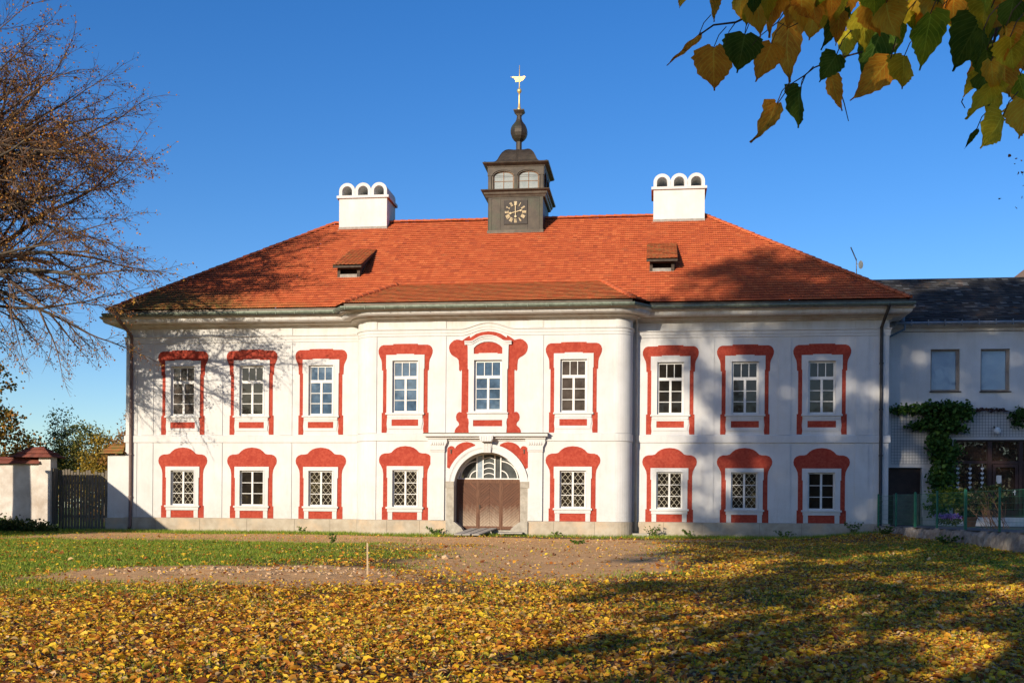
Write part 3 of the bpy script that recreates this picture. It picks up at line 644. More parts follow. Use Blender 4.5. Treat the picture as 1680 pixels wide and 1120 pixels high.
# ------------------------------------------------------------------ dormers
DW = basic('dormer_wood', (.045, .032, .024, 1), (.085, .062, .045, 1), 8, .8, .3, .006, 20)
for (x0, x1, sh) in ((-15.14, -14.03, 1.18), (-.31, .82, .05)):
    yf = 51.66; zb_ = rz(yf); zt = 12.70; yb = 54.35
    dm = MB(); dm.box(x0, x0 + .14, yf, yf + .08, zb_ + .0, zt); dm.box(x1 - .14, x1, yf, yf + .08, zb_, zt); dm.box(x0 + .14, x1 - .14, yf, yf + .08, zt - .12, zt)
    for x in (x0, x1): dm.add([(x, yf, zb_ - .05), (x, yf + .02, zt), (x, yb, rz(yb)), (x, yf + .3, rz(yf + .3) - .2)], [(0, 1, 2, 3)])
    dmo = dm.build('dormer', DW, house)
    mb = MB(); mb.box(x0 + .14, x1 - .14, yf - .03, yf + .08, zb_, zb_ + .17); mb.box(x0, x1, yf - .05, yf + .02, zb_ - .05, zb_ + .02); mb.build('dormer_sill', FLASH, dmo)
    mb = MB(); mb.box(x0 + .1, x1 - .1, yf + .25, yf + .28, zb_, zt - .02); mb.build('dormer_opening', basic('dormer_dark', (.012, .008, .007, 1), (.03, .018, .014, 1)), dmo)
    mb = MB(); e = .14; mb.box(x0 - e, x1 + e, yf - .30, yf - .26, zt - .12, zt - .02)
    mb.add([(x0 - e, yf - .3, zt - .06), (x1 + e, yf - .3, zt - .06), (x1 + e, yb, rz(yb) + .0), (x0 - e, yb, rz(yb) + .0)], [(0, 1, 2, 3)])
    for x in (x0 - e, x1 + e): mb.add([(x, yf - .3, zt - .12), (x, yf - .3, zt + .0), (x, yb, rz(yb) + .05), (x, yb, rz(yb) - .05)], [(0, 1, 2, 3)])
    mb.build('dormer_edge', DW, dmo)
    tiles('dormer_roof', (x0 - e, yf - .32, zt), (x1 + e, yf - .32, zt), (x1 + e, yb + .02, rz(yb) + .06), (x0 - e, yb + .02, rz(yb) + .06), TILEO, dmo, rowh=.26, wav=.19)

# ------------------------------------------------------------------ chimneys
for cx0 in (-16.54, -.17):
    cx1 = cx0 + 2.56; y0, y1 = 56.68, 58.55; zb_ = 15.4; zs = 17.38
    mb = MB(); mb.box(cx0, cx1, y0, y1, zb_, zs); ch = mb.build('chimney', PLASTC, house)
    mb = MB(); mb.box(cx0 - .02, cx1 + .02, y0 - .02, y0 + .3, 15.6, rz(y0) + .16); mb.box(cx0 - .10, cx0 + .012, y0 - .05, y1, 15.3, rz(y0) + .02)
    mb.build('flashing', FLASH, ch)
    mb = MB(); mb.box(cx0 - .11, cx1 + .11, y0 - .11, y1 + .11, zs, zs + .13); mb.build('cap_slab', PLASTC, ch)
    mb = MB(); mb.box(cx0 - .10, cx1 + .10, y0 + .05, y1 + .10, zs - .03, zs - .002); mb.build('cap_underside', TILER, ch)
    w3 = 2.56 / 3
    for k in range(3):
        cx = cx0 + w3 * (k + .5); zz = zs + .132; ro, ri = w3 / 2 + .005, .265; hl = .24
        A = [(cx + ro * math.cos(t), zz + hl + ro * math.sin(t)) for t in (math.pi * j / 18 for j in range(19))]
        B_ = [(cx + ri * math.cos(t), zz + hl + ri * math.sin(t)) for t in (math.pi * j / 18 for j in range(19))]
        mb = MB(); mb.prism([[(cx + ro, zz)] + A + [(cx - ro, zz), (cx - ri, zz)] + list(reversed(B_)) + [(cx + ri, zz)]], y0 - .03, y1 + .03, back=True)
        mb.build('flue_arch', PLASTC, ch)

# ------------------------------------------------------------------ clock tower
TX, TY = -7.115, 57.38; hb = 1.40
tw = MB(); tw.box(TX - hb, TX + hb, TY - hb - .1, TY + hb + .1, 15.0, 17.0)
tower = tw.build('clock_tower', METAL, house); TF = TY - hb - .1
mb = MB()
for x in (-hb, -hb + .16, -.79, .60, hb - .20, hb - .02): mb.box(TX + x, TX + x + .025, TF - .018, TF + .01, 15.35, 16.98)
mb.box(TX - hb + .16, TX + hb - .18, TF - .02, TF + .01, 16.93, 16.97)
mb.build('seam', METAL, tower)
mb = MB(); mb.box(TX - hb - .04, TX + hb + .04, TF - .07, TY + hb + .2, 14.9, 15.32); mb.build('base_flashing', METD, tower)
def sqring(prof, cx, cy): return [[(cx - r, cy - r, z), (cx + r, cy - r, z), (cx + r, cy + r, z), (cx - r, cy + r, z)] for r, z in prof]
h1 = hb + .1
mb = MB(); mb.rings(sqring([(h1 - .03, 16.96), (h1 + .02, 17.0), (h1 + .05, 17.10), (h1 + .10, 17.14), (h1 + .12, 17.24), (h1 + .24, 17.30), (h1 + .26, 17.355), (h1 + .20, 17.37), (h1 - .1, 17.41)], TX, TY)); mb.build('tower_cornice', METD, tower)
# belfry stage with arched windows on each side
z0, z1 = 17.40, 18.52; hbf = 1.40
F0 = TY - hbf
def arch(c, w_, zs0, zsp, rise, n=14): return [(c - w_, zs0), (c + w_, zs0)] + [(c + w_ * math.cos(math.pi * k / n), zsp + rise * math.sin(math.pi * k / n)) for k in range(n + 1)]
def face(fn):
    pass
opsb = [arch(-.64, .52, 17.43, 18.10, .25), arch(.64, .52, 17.43, 18.10, .25)]
mb = MB(); mb.prism([rect(-hbf, hbf, z0, z1)] + opsb, 0, .18)
def turned(m_, q_):      # a face drawn with its front at y=0 is turned to side q_ of the tower
    out = MB(); out.f = list(m_.f); out.mi = list(m_.mi); c, s_ = math.cos(q_ * math.pi / 2), math.sin(q_ * math.pi / 2)
    for x, y, z in m_.v:
        yy = y - hbf; out.v.append((TX + x * c - yy * s_, TY + x * s_ + yy * c, z))
    return out
for q_ in range(4): turned(mb, q_).build('belfry_wall', METD, tower)
for q_ in (0, 1, 3):
    m2 = MB()
    for c in (-hbf + .06, -.02, hbf - .10): m2.box(c - .05, c + .09, -.03, .0, 17.42, 18.16)
    m2.prism([rect(-hbf - .02, hbf + .02, 18.12, 18.53)] + [arch(s_ * .64, .56, 18.125, 18.126, .27) for s_ in (-1, 1)], -.05, -.002)
    turned(m2, q_).build('belfry_trim', METAL, tower)
    for s_ in (-.64, .64):
        m3 = MB(); m3.prism([arch(s_, .51, 17.44, 18.10, .24)], .11, .13); pn = turned(m3, q_).build('belfry_window', GL_TOW, tower)
        m4 = MB(); m4.box(s_ - .015, s_ + .015, .085, .105, 17.44, 18.33); m4.box(s_ - .5, s_ + .5, .085, .105, 17.84, 17.865)
        m4.prism([arch(s_, .515, 17.43, 18.10, .245), arch(s_, .475, 17.47, 18.10, .21)], .08, .108)
        turned(m4, q_).build('window_bar', basic('rusty_bar', (.22, .12, .07, 1), (.30, .18, .11, 1)), tower)
mb = MB(); mb.rings(sqring([(hbf - .05, 18.50), (hbf + .06, 18.53), (hbf + .08, 18.60), (hbf + .16, 18.64), (hbf + .27, 18.70), (hbf + .29, 18.75), (hbf + .22, 18.78), (hbf, 18.80)], TX, TY)); mb.build('tower_cornice', METD, tower)
mb = MB()
prof = [(1.60, 18.775), (1.38, 18.81), (1.20, 18.87), (1.08, 18.95), (1.00, 19.06), (.94, 19.2), (.88, 19.33), (.80, 19.47), (.71, 19.58), (.62, 19.66), (.50, 19.72), (.34, 19.755), (.2, 19.77)]
mb.rings(sqring(prof, TX, TY)); mb.build('dome', METAL, tower)
mb = MB(); hip = [(r, z) for r, z in prof]
for sx_ in (-1, 1):
    for sy_ in (-1, 1): mb.tube([(TX + sx_ * r, TY + sy_ * r, z + .01) for r, z in hip], .022, 5)
mb.tube([(TX + .02, TY - r - .005, z) for r, z in hip[1:-2]], .018, 5); mb.tube([(TX - .06, TY - r - .005, z) for r, z in hip[1:-2]], .018, 5); mb.build('dome_rib', METAL, tower)
TX2 = TX - .03
mb = MB(); mb.lathe([(.19, 19.74), (.19, 19.80), (.155, 19.84), (.155, 20.26), (.20, 20.30), (.30, 20.38), (.40, 20.52), (.455, 20.68), (.46, 20.84), (.43, 20.98), (.37, 21.10), (.29, 21.20), (.21, 21.30), (.155, 21.42), (.125, 21.58), (.12, 21.68)], (TX2, TY), 8, R(22.5)); mb.build('onion', METAL, tower, smooth=False)
mb = MB(); mb.rings(sqring([(.12, 21.62), (.15, 21.70), (.20, 21.76), (.27, 21.84), (.28, 21.89), (.20, 21.91), (.08, 21.93)], TX2, TY)); mb.build('spire_cap', METD, tower)
mb = MB(); mb.lathe([(.13, 21.91), (.10, 22.0), (.065, 22.12), (.05, 22.3), (.042, 22.6), (.036, 22.78), (.05, 22.80), (.105, 22.86), (.125, 22.93), (.105, 23.0), (.04, 23.06), (.03, 23.1), (.024, 23.7), (.015, 24.26)], (TX2, TY), 12); mb.build('spire', GOLD, tower, smooth=True)
V_ = [(-7.605, 23.685), (-7.60, 23.655), (-7.53, 23.64), (-7.52, 23.69), (-7.36, 23.68), (-7.217, 23.66), (-7.05, 23.665), (-6.878, 23.70), (-6.83, 23.64), (-6.86, 23.60), (-6.90, 23.60), (-6.87, 23.55), (-6.94, 23.54), (-6.92, 23.49), (-6.99, 23.48), (-7.0, 23.43), (-7.069, 23.44), (-7.1, 23.39), (-7.2, 23.42), (-7.33, 23.39), (-7.38, 23.42), (-7.33, 23.48), (-7.4, 23.53), (-7.43, 23.60), (-7.5, 23.61)]
mb = MB(); mb.prism([V_], TY - .02, TY + .02, back=True); mb.build('weather_vane', GOLD, tower)
# clock
CX, CZ = -7.10, 16.215
mb = MB(); mb.box(CX - .60, CX + .60, TF - .05, TF - .001, CZ - .61, CZ + .60); mb.build('clock_face', basic('clock_board', (.028, .022, .018, 1), (.045, .036, .03, 1), 4, .6, .2, .006, 20), tower)
def stroke(mb, ax, ay, bx, by, w_, ang, rad):
    """a stroke in numeral space (x across, y outward) turned to its hour"""
    d = Vector((bx - ax, by - ay)); L = d.length; d.normalize(); n_ = Vector((-d.y, d.x)) * w_ / 2
    pts = []
    for x, y in ((ax - n_.x, ay - n_.y), (bx - n_.x, by - n_.y), (bx + n_.x, by + n_.y), (ax + n_.x, ay + n_.y)):
        rr = rad + y; s_ = x; X = CX + rr * math.sin(ang) + s_ * math.cos(ang); Z = CZ + rr * math.cos(ang) - s_ * math.sin(ang); pts.append((X, Z))
    mb.prism([pts], TF - .075, TF - .048)
PGOLD = basic('pale_gold', (.50, .40, .22, 1), (.62, .50, .30, 1), 12, .45, 0)
NUM = {1: 'I', 2: 'II', 3: 'III', 4: 'IIII', 5: 'V', 6: 'VI', 7: 'VII', 8: 'VIII', 9: 'IX', 10: 'X', 11: 'XI', 12: 'XII'}
for h in range(1, 13):
    mb = MB(); s_ = NUM[h]; wd = {'I': .040, 'V': .075, 'X': .075}; tot = sum(wd[c] for c in s_); x = -tot / 2; ang = 2 * math.pi * h / 12
    for c in s_:
        w_ = wd[c]; xm = x + w_ / 2
        if c == 'I': stroke(mb, xm, -.085, xm, .085, .026, ang, .44)
        elif c == 'V': stroke(mb, xm - .03, .085, xm, -.085, .024, ang, .44); stroke(mb, xm + .03, .085, xm, -.085, .016, ang, .44)
        else: stroke(mb, xm - .03, .085, xm + .03, -.085, .024, ang, .44); stroke(mb, xm + .03, .085, xm - .03, -.085, .016, ang, .44)
        x += w_
    stroke(mb, -tot / 2, .09, tot / 2, .09, .014, ang, .44); stroke(mb, -tot / 2, -.09, tot / 2, -.09, .014, ang, .44)
    mb.build('numeral', PGOLD, tower)
for ang, L, tail, wd in ((R(-1), .44, .24, .034), (R(76), .30, .27, .034)):
    mb = MB(); dx, dz = math.sin(ang), math.cos(ang); nx, nz = dz, -dx; y_ = TF - .10 - (.015 if L > .4 else 0)
    P_ = lambda a, s__: (CX + dx * a + nx * s__, CZ + dz * a + nz * s__)
    mb.prism([[P_(-tail, wd / 2), P_(L * .8, wd / 2), P_(L * .8, wd * 1.6), P_(L + .06, 0), P_(L * .8, -wd * 1.6), P_(L * .8, -wd / 2), P_(-tail, -wd / 2)]], y_, y_ + .02)
    c = P_(-tail, 0); mb.prism([[(c[0] + .055 * math.cos(t), c[1] + .055 * math.sin(t)) for t in (2 * math.pi * k / 12 for k in range(12))]], y_ - .003, y_ + .02); mb.build('clock_hand', PGOLD, tower)

# ------------------------------------------------------------------ antenna on the roof edge
an = thing('antenna', 'thin roof mast with aerial rod and small round dish on the right hip', 'antenna', (9.3, 53.6, 12.0))
IRON = basic('grey_iron', (.10, .11, .12, 1), (.18, .19, .20, 1), 5, .5, 0, metal=.5)
mb = MB(); mb.tube([(9.31, 53.6, 11.4), (9.29, 53.6, 13.0), (9.25, 53.6, 13.04)], .022, 6); mb.tube([(9.29, 53.6, 12.95), (9.02, 53.55, 13.55)], .028, 6); mb.build('mast', IRON, an)
mb = MB(); mb.tube([(9.31, 53.6, 12.78), (9.44, 53.55, 12.72)], .012, 5)
rg = [[(9.47 + r * .55 * math.cos(t), 53.55 - d, 12.70 + r * math.sin(t)) for t in (2 * math.pi * k / 14 for k in range(14))] for r, d in ((.20, .08), (.13, .03), (.02, 0))]
mb.rings(rg); mb.build('dish', basic('dish_grey', (.20, .22, .20, 1), (.32, .34, .31, 1)), an)

# ------------------------------------------------------------------ annex on the right
YA = 52.0
ax = thing('annex_building', 'lower white annex with slate roof and glazed shopfront right of the manor', 'building', (16, 52, 0)); A0 = 10.09; A1 = 24.0
ops = [(12.293, 13.555, 6.62, 8.515), (14.448, 15.70, 6.61, 8.51), (A0 + .01, 11.95, .5, 3.19), (13.30, 19.2, .95, 4.45), (17.0, 18.3, 6.6, 8.5), (19.6, 20.9, 6.6, 8.5)]
mb = MB(); wallpanel(mb, A0, A1, -.2, 9.6, YA, ops, .30); mb.add([(A1, YA, -.2), (A1, 62, -.2), (A1, 62, 9.6), (A1, YA, 9.6), (A0, 62, -.2), (A0, 62, 9.6)], [(0, 1, 2, 3), (1, 4, 5, 2)]); mb.build('wall', PLAST, ax)
for a, b, c, d in (ops[0], ops[1], ops[4], ops[5]):
    mb = MB(); y = YA + .14; mb.prism([rect(a, b, c, d), rect(a + .07, b - .13, c + .09, d - .07)], y, y + .05); fr = mb.build('window', basic('brown_grey_frame', (.24, .20, .17, 1), (.33, .28, .24, 1)), ax)
    mb = MB(); mb.box(a + .05, b - .05, y + .055, y + .07, c + .05, d - .04); mb.build('pane', GL_SKY, fr)
    mb = MB(); mb.box(a - .04, b + .06, YA - .07, y, c - .045, c + .005); mb.build('sill', METD, fr)
# roof
tiles('roof', (A0 - .6, YA - .45, 9.72), (A1 + .4, YA - .45, 9.72), (A1 + .4, 56.2, 12.55), (A0 - .6, 56.2, 12.55), SLATE, ax, rowh=.22, wav=.28, ups=2, amp=.004, lip=.022, jitter=.008)
mb = MB(); mb.add([(A0 - .6, 56.2, 12.55), (A1 + .4, 56.2, 12.55), (A1 + .4, 62.4, 9.6), (A0 - .6, 62.4, 9.6)], [(0, 1, 2, 3)]); mb.build('rear_roof', SLATE, ax)
mb = MB(); mb.tube([(10.3, YA - .50, 9.62), (A1 + .4, YA - .50, 9.62)], .075, 8)
for k in range(20): mb.box(10.6 + k * .72, 10.63 + k * .72, YA - .60, YA - .42, 9.50, 9.75)
mb.build('gutter', basic('zinc', (.16, .18, .20, 1), (.26, .28, .30, 1), 6, .5, 0, metal=.3), ax)
mb = MB(); mb.tube([(11.05, YA - .5, 9.6), (11.05, YA - .5, 9.35), (10.2, YA - .15, 8.95)], .05, 8); mb.tube([(10.95, YA - .55, 10.3), (10.95, YA - .5, 9.7)], .13, 10, .10); mb.build('rain_spout', basic('zinc_blue', (.10, .16, .22, 1), (.16, .23, .30, 1), 6, .5, 0), ax)
mb = MB(); rw = [(0, 9.28), (.10, 9.32), (.10, 9.44), (.30, 9.5), (.42, 9.56), (.42, 9.60)]
mb.add([(x, YA - o, z) for o, z in rw for x in (A0 + .02, A1)], [(2 * i, 2 * i + 1, 2 * i + 3, 2 * i + 2) for i in range(len(rw) - 1)]); mb.build('cornice', CORN, ax)
# dark doorway
mb = MB(); mb.box(A0 + .02, 11.94, YA + .26, YA + .29, .5, 3.18); dw = mb.build('doorway', basic('dark_doorway', (.018, .010, .008, 1), (.05, .028, .02, 1), 1.4, .5), ax)
mb = MB(); mb.box(10.75, 11.9, YA + .2, YA + .255, .6, 2.0); mb.build('dusty_panel', basic('dusty_panel', (.12, .11, .09, 1), (.20, .185, .15, 1), 3, .7), dw)
# glazed shopfront
BF = basic('brown_frame', (.030, .014, .012, 1), (.05, .024, .02, 1), 5, .45, 0)
mb = MB(); y = YA + .12
mb.box(13.3, 19.2, y, y + .1, 4.37, 4.45); mb.box(13.3, 19.2, y, y + .1, 3.38, 3.50); mb.box(13.3, 19.2, y, y + .1, .95, 1.10)
for a, b in ((13.3, 13.42), (14.82, 15.0), (16.15, 16.32), (17.6, 17.72), (19.1, 19.2)): mb.box(a, b, y - .01, y + .1, 1.1, 4.37)
sf = mb.build('shopfront', BF, ax)
mb = MB(); mb.box(13.32, 19.18, y + .11, y + .12, 1.0, 4.40); mb.build('pane', glass('shop_glass', (.022, .014, .012, 1), 2.1, .02), sf)
mb = MB(); mb.prism([rect(15.03, 16.12, 1.1, 3.36), rect(15.16, 15.99, 1.3, 3.22)], y - .03, y + .03)
mb.prism([rect(16.34, 17.4, 1.1, 3.36), rect(16.47, 17.27, 1.3, 3.22)], y - .03, y + .03); dr = mb.build('door', BF, ax)
mb = MB(); mb.box(15.96, 16.0, y - .06, y - .03, 1.98, 2.22); mb.box(15.88, 16.0, y - .10, y - .06, 2.10, 2.14); mb.build('handle', SASH, dr)
mb = MB(); mb.box(15.22, 15.44, y + .08, y + .105, 2.50, 2.86); mb.build('paper_notice', SASH, dr)
mb = MB(); mb.box(12.05, 12.5, YA - .02, YA + .3, .8, 3.2); mb.box(12.95, 13.29, YA - .02, YA + .2, .8, 3.3); mb.box(11.95, 19.4, YA - .30, YA - .005, .55, .98); mb.build('pier', PLAST, ax)
# trellis grid
mb = MB(); GT = basic('trellis_wire', (.06, .08, .09, 1), (.10, .12, .13, 1), 5, .6, 0)
def grid(mb, a, b, c, d, y, st, r=.0055, xs=None, zs=None):
    for k in range(int((b - a) / st) + 1): mb.box(a + k * st - r, a + k * st + r, y, y + .01, c, d)
    for k in range(int((d - c) / st) + 1): mb.box(a, b, y - .012, y - .002, c + k * st - r, c + k * st + r)
grid(mb, 10.6, 12.3, 3.36, 5.9, YA - .06, .13); grid(mb, 12.32, 19.2, 4.58, 5.75, YA - .06, .13); mb.build('trellis', GT, ax)
# lamp
wl = MB(); wl.tube([(15.06, YA, 4.99), (15.0, YA - .14, 5.02), (15.02, YA - .22, 4.95)], .03, 6); lamp = wl.build('wall_lamp', METD, ax)
mb = MB(); mb.lathe([(.02, 5.0), (.10, 4.96), (.15, 4.88), (.15, 4.78), (.10, 4.70), (.02, 4.67)], (15.12, YA - .24), 12); mb.build('lamp_globe', basic('white_globe', (.6, .62, .64, 1), (.7, .72, .74, 1), 3, .3, 0), lamp)
# far roof corner behind the annex
fb = thing('far_building', 'brown tiled roof corner rising behind the slate roof at the far right', 'building', (25, 66, 0))
mb = MB(); mb.box(20.5, 31, 62.6, 72, 0, 13.2); mb.build('wall', PLAST, fb)
FT = basic('brown_roof', (.20, .12, .07, 1), (.32, .20, .12, 1), 6, .85, .3, .02, 10)
mb = MB(); mb.add([(19.0, 61.6, 13.4), (31.5, 61.6, 13.4), (31.5, 72.5, 13.4), (19.0, 72.5, 13.4), (24.0, 67, 17.6), (27, 67, 17.6)], [(0, 1, 5, 4), (1, 2, 5), (2, 3, 4, 5), (3, 0, 4)]); mb.build('roof', FT, fb)

# ------------------------------------------------------------------ heart garlands, flower pot, fence, retaining wall
for x, lab in ((13.52, 'leftmost string of white paper hearts hanging in the shopfront glass'), (14.045, 'middle string of white paper hearts hanging in the shopfront glass'), (14.568, 'rightmost string of white paper hearts hanging in the shopfront glass')):
    t = thing('heart_garland', lab, 'garland', (x, YA + .05, 3.3), 'heart garlands in the shopfront')
    mb = MB(); mb.tube([(x, YA + .05, 3.38), (x, YA + .05, 2.25)], .006, 4); mb.build('string', SASH, t)
    for k in range(5):
        z = 3.15 - k * .21; pts = []
        for q_ in range(20):
            a = 2 * math.pi * q_ / 20; pts.append((x + .0058 * 16 * math.sin(a) ** 3 * .8, z + .0050 * (13 * math.cos(a) - 5 * math.cos(2 * a) - 2 * math.cos(3 * a) - math.cos(4 * a))))
        mb = MB(); mb.prism([pts], YA + .035, YA + .045, back=True); mb.build('heart', SASH, t)
GREEN = basic('green_post_paint', (.012, .11, .06, 1), (.02, .16, .09, 1), 6, .45, 0)
fence = thing('wire_fence', 'green post and wire mesh fence on the low terrace wall', 'fence', (10.1, 42, .6))
FP = [(9.62, 49.7), (9.86, 47.3), (10.06, 44.8), (10.22, 42.1), (10.44, 39.2), (10.66, 36.2), (10.9, 33.2), (11.2, 30.2)]
for i, (x, y) in enumerate(FP):
    mb = MB(); r = .055 if i in (2, 4) else .042; mb.lathe([(r, .35), (r, 1.92), (r * .8, 1.95), (0.001, 1.96)], (x, y), 10); mb.build('post', GREEN, fence)
for (xa, ya), (xb, yb_) in zip(FP, FP[1:]):
    mb = MB(); L = math.hypot(xb - xa, yb_ - ya); n_ = int(L / .10)
    for k in range(n_ + 1):
        t = k / n_; x, y = xa + (xb - xa) * t, ya + (yb_ - ya) * t; mb.tube([(x, y, .68), (x, y, 1.86)], .0032, 3, cap=False)
    for k in range(7): mb.tube([(xa, ya, .68 + k * 1.18 / 6), (xb, yb_, .68 + k * 1.18 / 6)], .004 if k % 6 else .008, 3, cap=False)
    mb.build('mesh_panel', GREEN, fence)
rw = thing('retaining_wall', 'low crumbling stone kerb wall under the green fence', 'wall', (10, 42, 0))
mb = MB(); NS = 60; path = [(9.45, 50), (9.62, 47.3), (9.8, 44.8), (9.98, 42.1), (10.2, 39.2), (10.4, 36.2), (10.65, 33.2), (11.0, 30)]
def along(t):
    s_ = t * (len(path) - 1); i = min(int(s_), len(path) - 2); f_ = s_ - i; return (path[i][0] + (path[i + 1][0] - path[i][0]) * f_, path[i][1] + (path[i + 1][1] - path[i][1]) * f_)
rg = []
for k in range(NS * 2 + 1):
    x, y = along(k / (NS * 2)); j = lambda s_: random.uniform(-s_, s_)
    rg.append([(x - .06 + j(.05), y, -.4), (x - .03 + j(.05), y, .15 + j(.03)), (x + j(.05), y, .42 + j(.06)), (x + .07 + j(.05), y, .54 + j(.06)), (x + .38, y, .56 + j(.04)), (x + .55, y, .4)])
mb.rings(rg, closed=False); mb.build('stone_face', basic('rubble_stone', (.17, .14, .115, 1), (.34, .30, .25, 1), 4, .95, .9, .05, 9), rw)
# door planks and slab
PLK = basic('grey_plank', (.30, .27, .23, 1), (.42, .39, .34, 1), 4, .85, .4, .008, 20, stretch=(1, 3, 3))
for i, (xn, xf, yn, yf, zf, wd_, lab) in enumerate(((-8.52, -8.15, 46.9, 49.1, .26, .32, 'leftmost grey plank of the ramp below the gate'), (-8.14, -7.70, 46.8, 49.1, .27, .33, 'second grey plank from the left below the gate'), (-7.74, -7.28, 46.9, 49.12, .28, .32, 'third grey plank from the left below the gate'), (-6.75, -6.75, 47.9, 48.8, .12, 1.05, 'light board lying flat right of the ramp planks'))):
    pk = thing('plank', lab, 'plank', (xn, yn, .05), 'planks laid below the gate'); mb = MB(); zn = .04 if i < 3 else .10
    pts = [(xn, yn, zn), (xn + wd_, yn + .05, zn), (xf + wd_, yf, zf), (xf, yf, zf)]
    mb.add(pts + [(p[0], p[1], p[2] + .05) for p in pts], [(0, 1, 2, 3), (4, 5, 6, 7), (0, 1, 5, 4), (1, 2, 6, 5), (2, 3, 7, 6), (3, 0, 4, 7)]); mb.build('board', PLK, pk)
sl = thing('stone_block', 'small pale stone block under the cream downpipe', 'stone', (-.62, 49.2, 0)); mb = MB(); mb.rings([[(-.95 + i, 49.0 + j, z) for i, j in ((-.0, 0), (.72, -.03), (.70, .55), (.02, .52))] for z in (-.2, .15)]); mb.build('block', STONE2, sl)
# stake
stk = MB(); stk.tube([(-5.92, 22.6, -.35), (-5.93, 22.6, .42)], .021, 5, .017); o = stk.build('wooden_stake', basic('stake_wood', (.50, .36, .22, 1), (.62, .48, .32, 1), 6, .8, .1)); setp(o, 'pale wooden stake standing in the dug-up ground', 'stake')

# ------------------------------------------------------------------ left side: garden wall, gate, pier, added shadow block
OLDW = basic('old_wall_plaster', (.46, .40, .34, 1), (.62, .57, .51, 1), 1.6, .92, .5, .02, 12, (.36, .29, .23, 1), .7)
DULL = tilemat('dull_tile', [(.13, .035, .025, 1), (.20, .055, .035, 1), (.09, .03, .022, 1)])
gw = thing('garden_wall', 'old pinkish plastered garden wall with red tile coping left of the board gate', 'wall', (-31.5, 49.2, 0))
mb = MB(); mb.box(-45, -29.05, 49.7, 50.1, -.3, 3.2); mb.build('wall', OLDW, gw)
tiles('coping', (-45, 49.5, 3.12), (-29.0, 49.5, 3.12), (-29.0, 49.9, 3.50), (-45, 49.9, 3.50), DULL, gw, rowh=.3)
tiles('coping', (-29.0, 50.3, 3.12), (-45, 50.3, 3.12), (-45, 49.9, 3.50), (-29.0, 49.9, 3.50), DULL, gw, rowh=.3)
def pyr(x0, x1, y0, y1, z0, zt, mat, par, rl=0):
    cx, cy = (x0 + x1) / 2, (y0 + y1) / 2; a, b = (cx - rl, cy, zt), (cx + rl, cy, zt)
    tiles('cap_tiles', (x0, y0, z0), (x1, y0, z0), b, a if rl else (cx + .001, cy, zt), mat, par, rowh=.3, ups=4)
    tiles('cap_tiles', (x1, y0, z0), (x1, y1, z0), b, (b[0], b[1] + .001, b[2]), mat, par, rowh=.3, ups=3)
    tiles('cap_tiles', (x0, y1, z0), (x0, y0, z0), a, (a[0], a[1] - .001, a[2]), mat, par, rowh=.3, ups=3)
    tiles('cap_tiles', (x1, y1, z0), (x0, y1, z0), a, b if rl else (cx + .001, cy, zt), mat, par, rowh=.3, ups=3)
gp1 = thing('gate_pier', 'pinkish gate pier with dark red tiled cap at the end of the garden wall', 'pier', (-28.9, 49.3, 0))
mb = MB(); mb.box(-29.1, -28.5, 49.62, 50.2, -.3, 3.5); mb.build('pier_body', OLDW, gp1); pyr(-30.5, -28.25, 49.35, 50.6, 3.42, 3.98, DULL, gp1, .3)
gp2 = thing('gate_pier', 'white gate pier with orange tiled cap touching the manor corner', 'pier', (-25.4, 50.3, 0))
mb = MB(); mb.box(-25.83, -24.95, 50.02, 51.2, -.3, 3.60); mb.box(-24.97, -24.93, 50.0, 50.4, -.3, 3.8); mb.build('pier_body', PLAST, gp2)
mb = MB(); mb.box(-25.90, -24.94, 49.96, 50.6, -.3, .62); mb.build('pier_plinth', STONE, gp2)
pyr(-26.15, -24.9, 49.7, 51.5, 3.62, 4.15, TILE, gp2, .3)
gate = thing('board_gate', 'weathered grey vertical board gate between the two piers', 'gate', (-27.2, 50.2, 0))
GB = basic('weathered_board', (.09, .075, .057, 1), (.20, .17, .135, 1), 3, .9, .5, .01, 20, (.12, .115, .07, 1), 1.5, stretch=(5, 5, .7))
x = -28.40; mb = MB(); bi = 0
while x < -25.9:
    w_ = random.uniform(.10, .15); h = random.uniform(2.75, 2.95) + (.0 if x < -27.1 else -.06); y = 50.2 + random.uniform(-.008, .008)
    m2 = MB(); m2.prism([[(x, .05), (x + w_, .05), (x + w_, h - random.uniform(0, .04)), (x + w_ * .5, h), (x, h - random.uniform(0, .05))]], y, y + .03, back=True); m2.build('board', GB, gate); x += w_ + random.uniform(.025, .05)
mb.box(-28.42, -25.85, 50.24, 50.29, .6, .72); mb.box(-28.42, -25.85, 50.24, 50.29, 2.2, 2.32); mb.build('rail', GB, gate)
mb = MB(); mb.box(-28.49, -28.42, 49.75, 50.2, .3, 2.95); mb.build('open_leaf', GB, gate)
# unseen block added left of view to cast the shadow across the manor's corner
ob = thing('added_shadow_block', 'unseen narrow block added left of the forecourt to cast the corner shadow', 'building', (-29.4, 39, 0))
mb = MB(); mb.box(-30.6, -28.5, 35.8, 45.2, -.3, 4.13); mb.build('wall', OLDW, ob)
mb = MB(); mb.box(-30.7, -28.46, 35.7, 45.3, 4.132, 4.21); mb.build('roof', METD, ob)
mb = MB(); mb.box(-28.5, -28.45, 38.2, 39.3, 0, 2.1); mb.build('door', WF, ob)
mb = MB(); mb.box(-28.5, -28.46, 41, 42, 1.4, 2.4); mb.build('window', GL_DARK, ob)

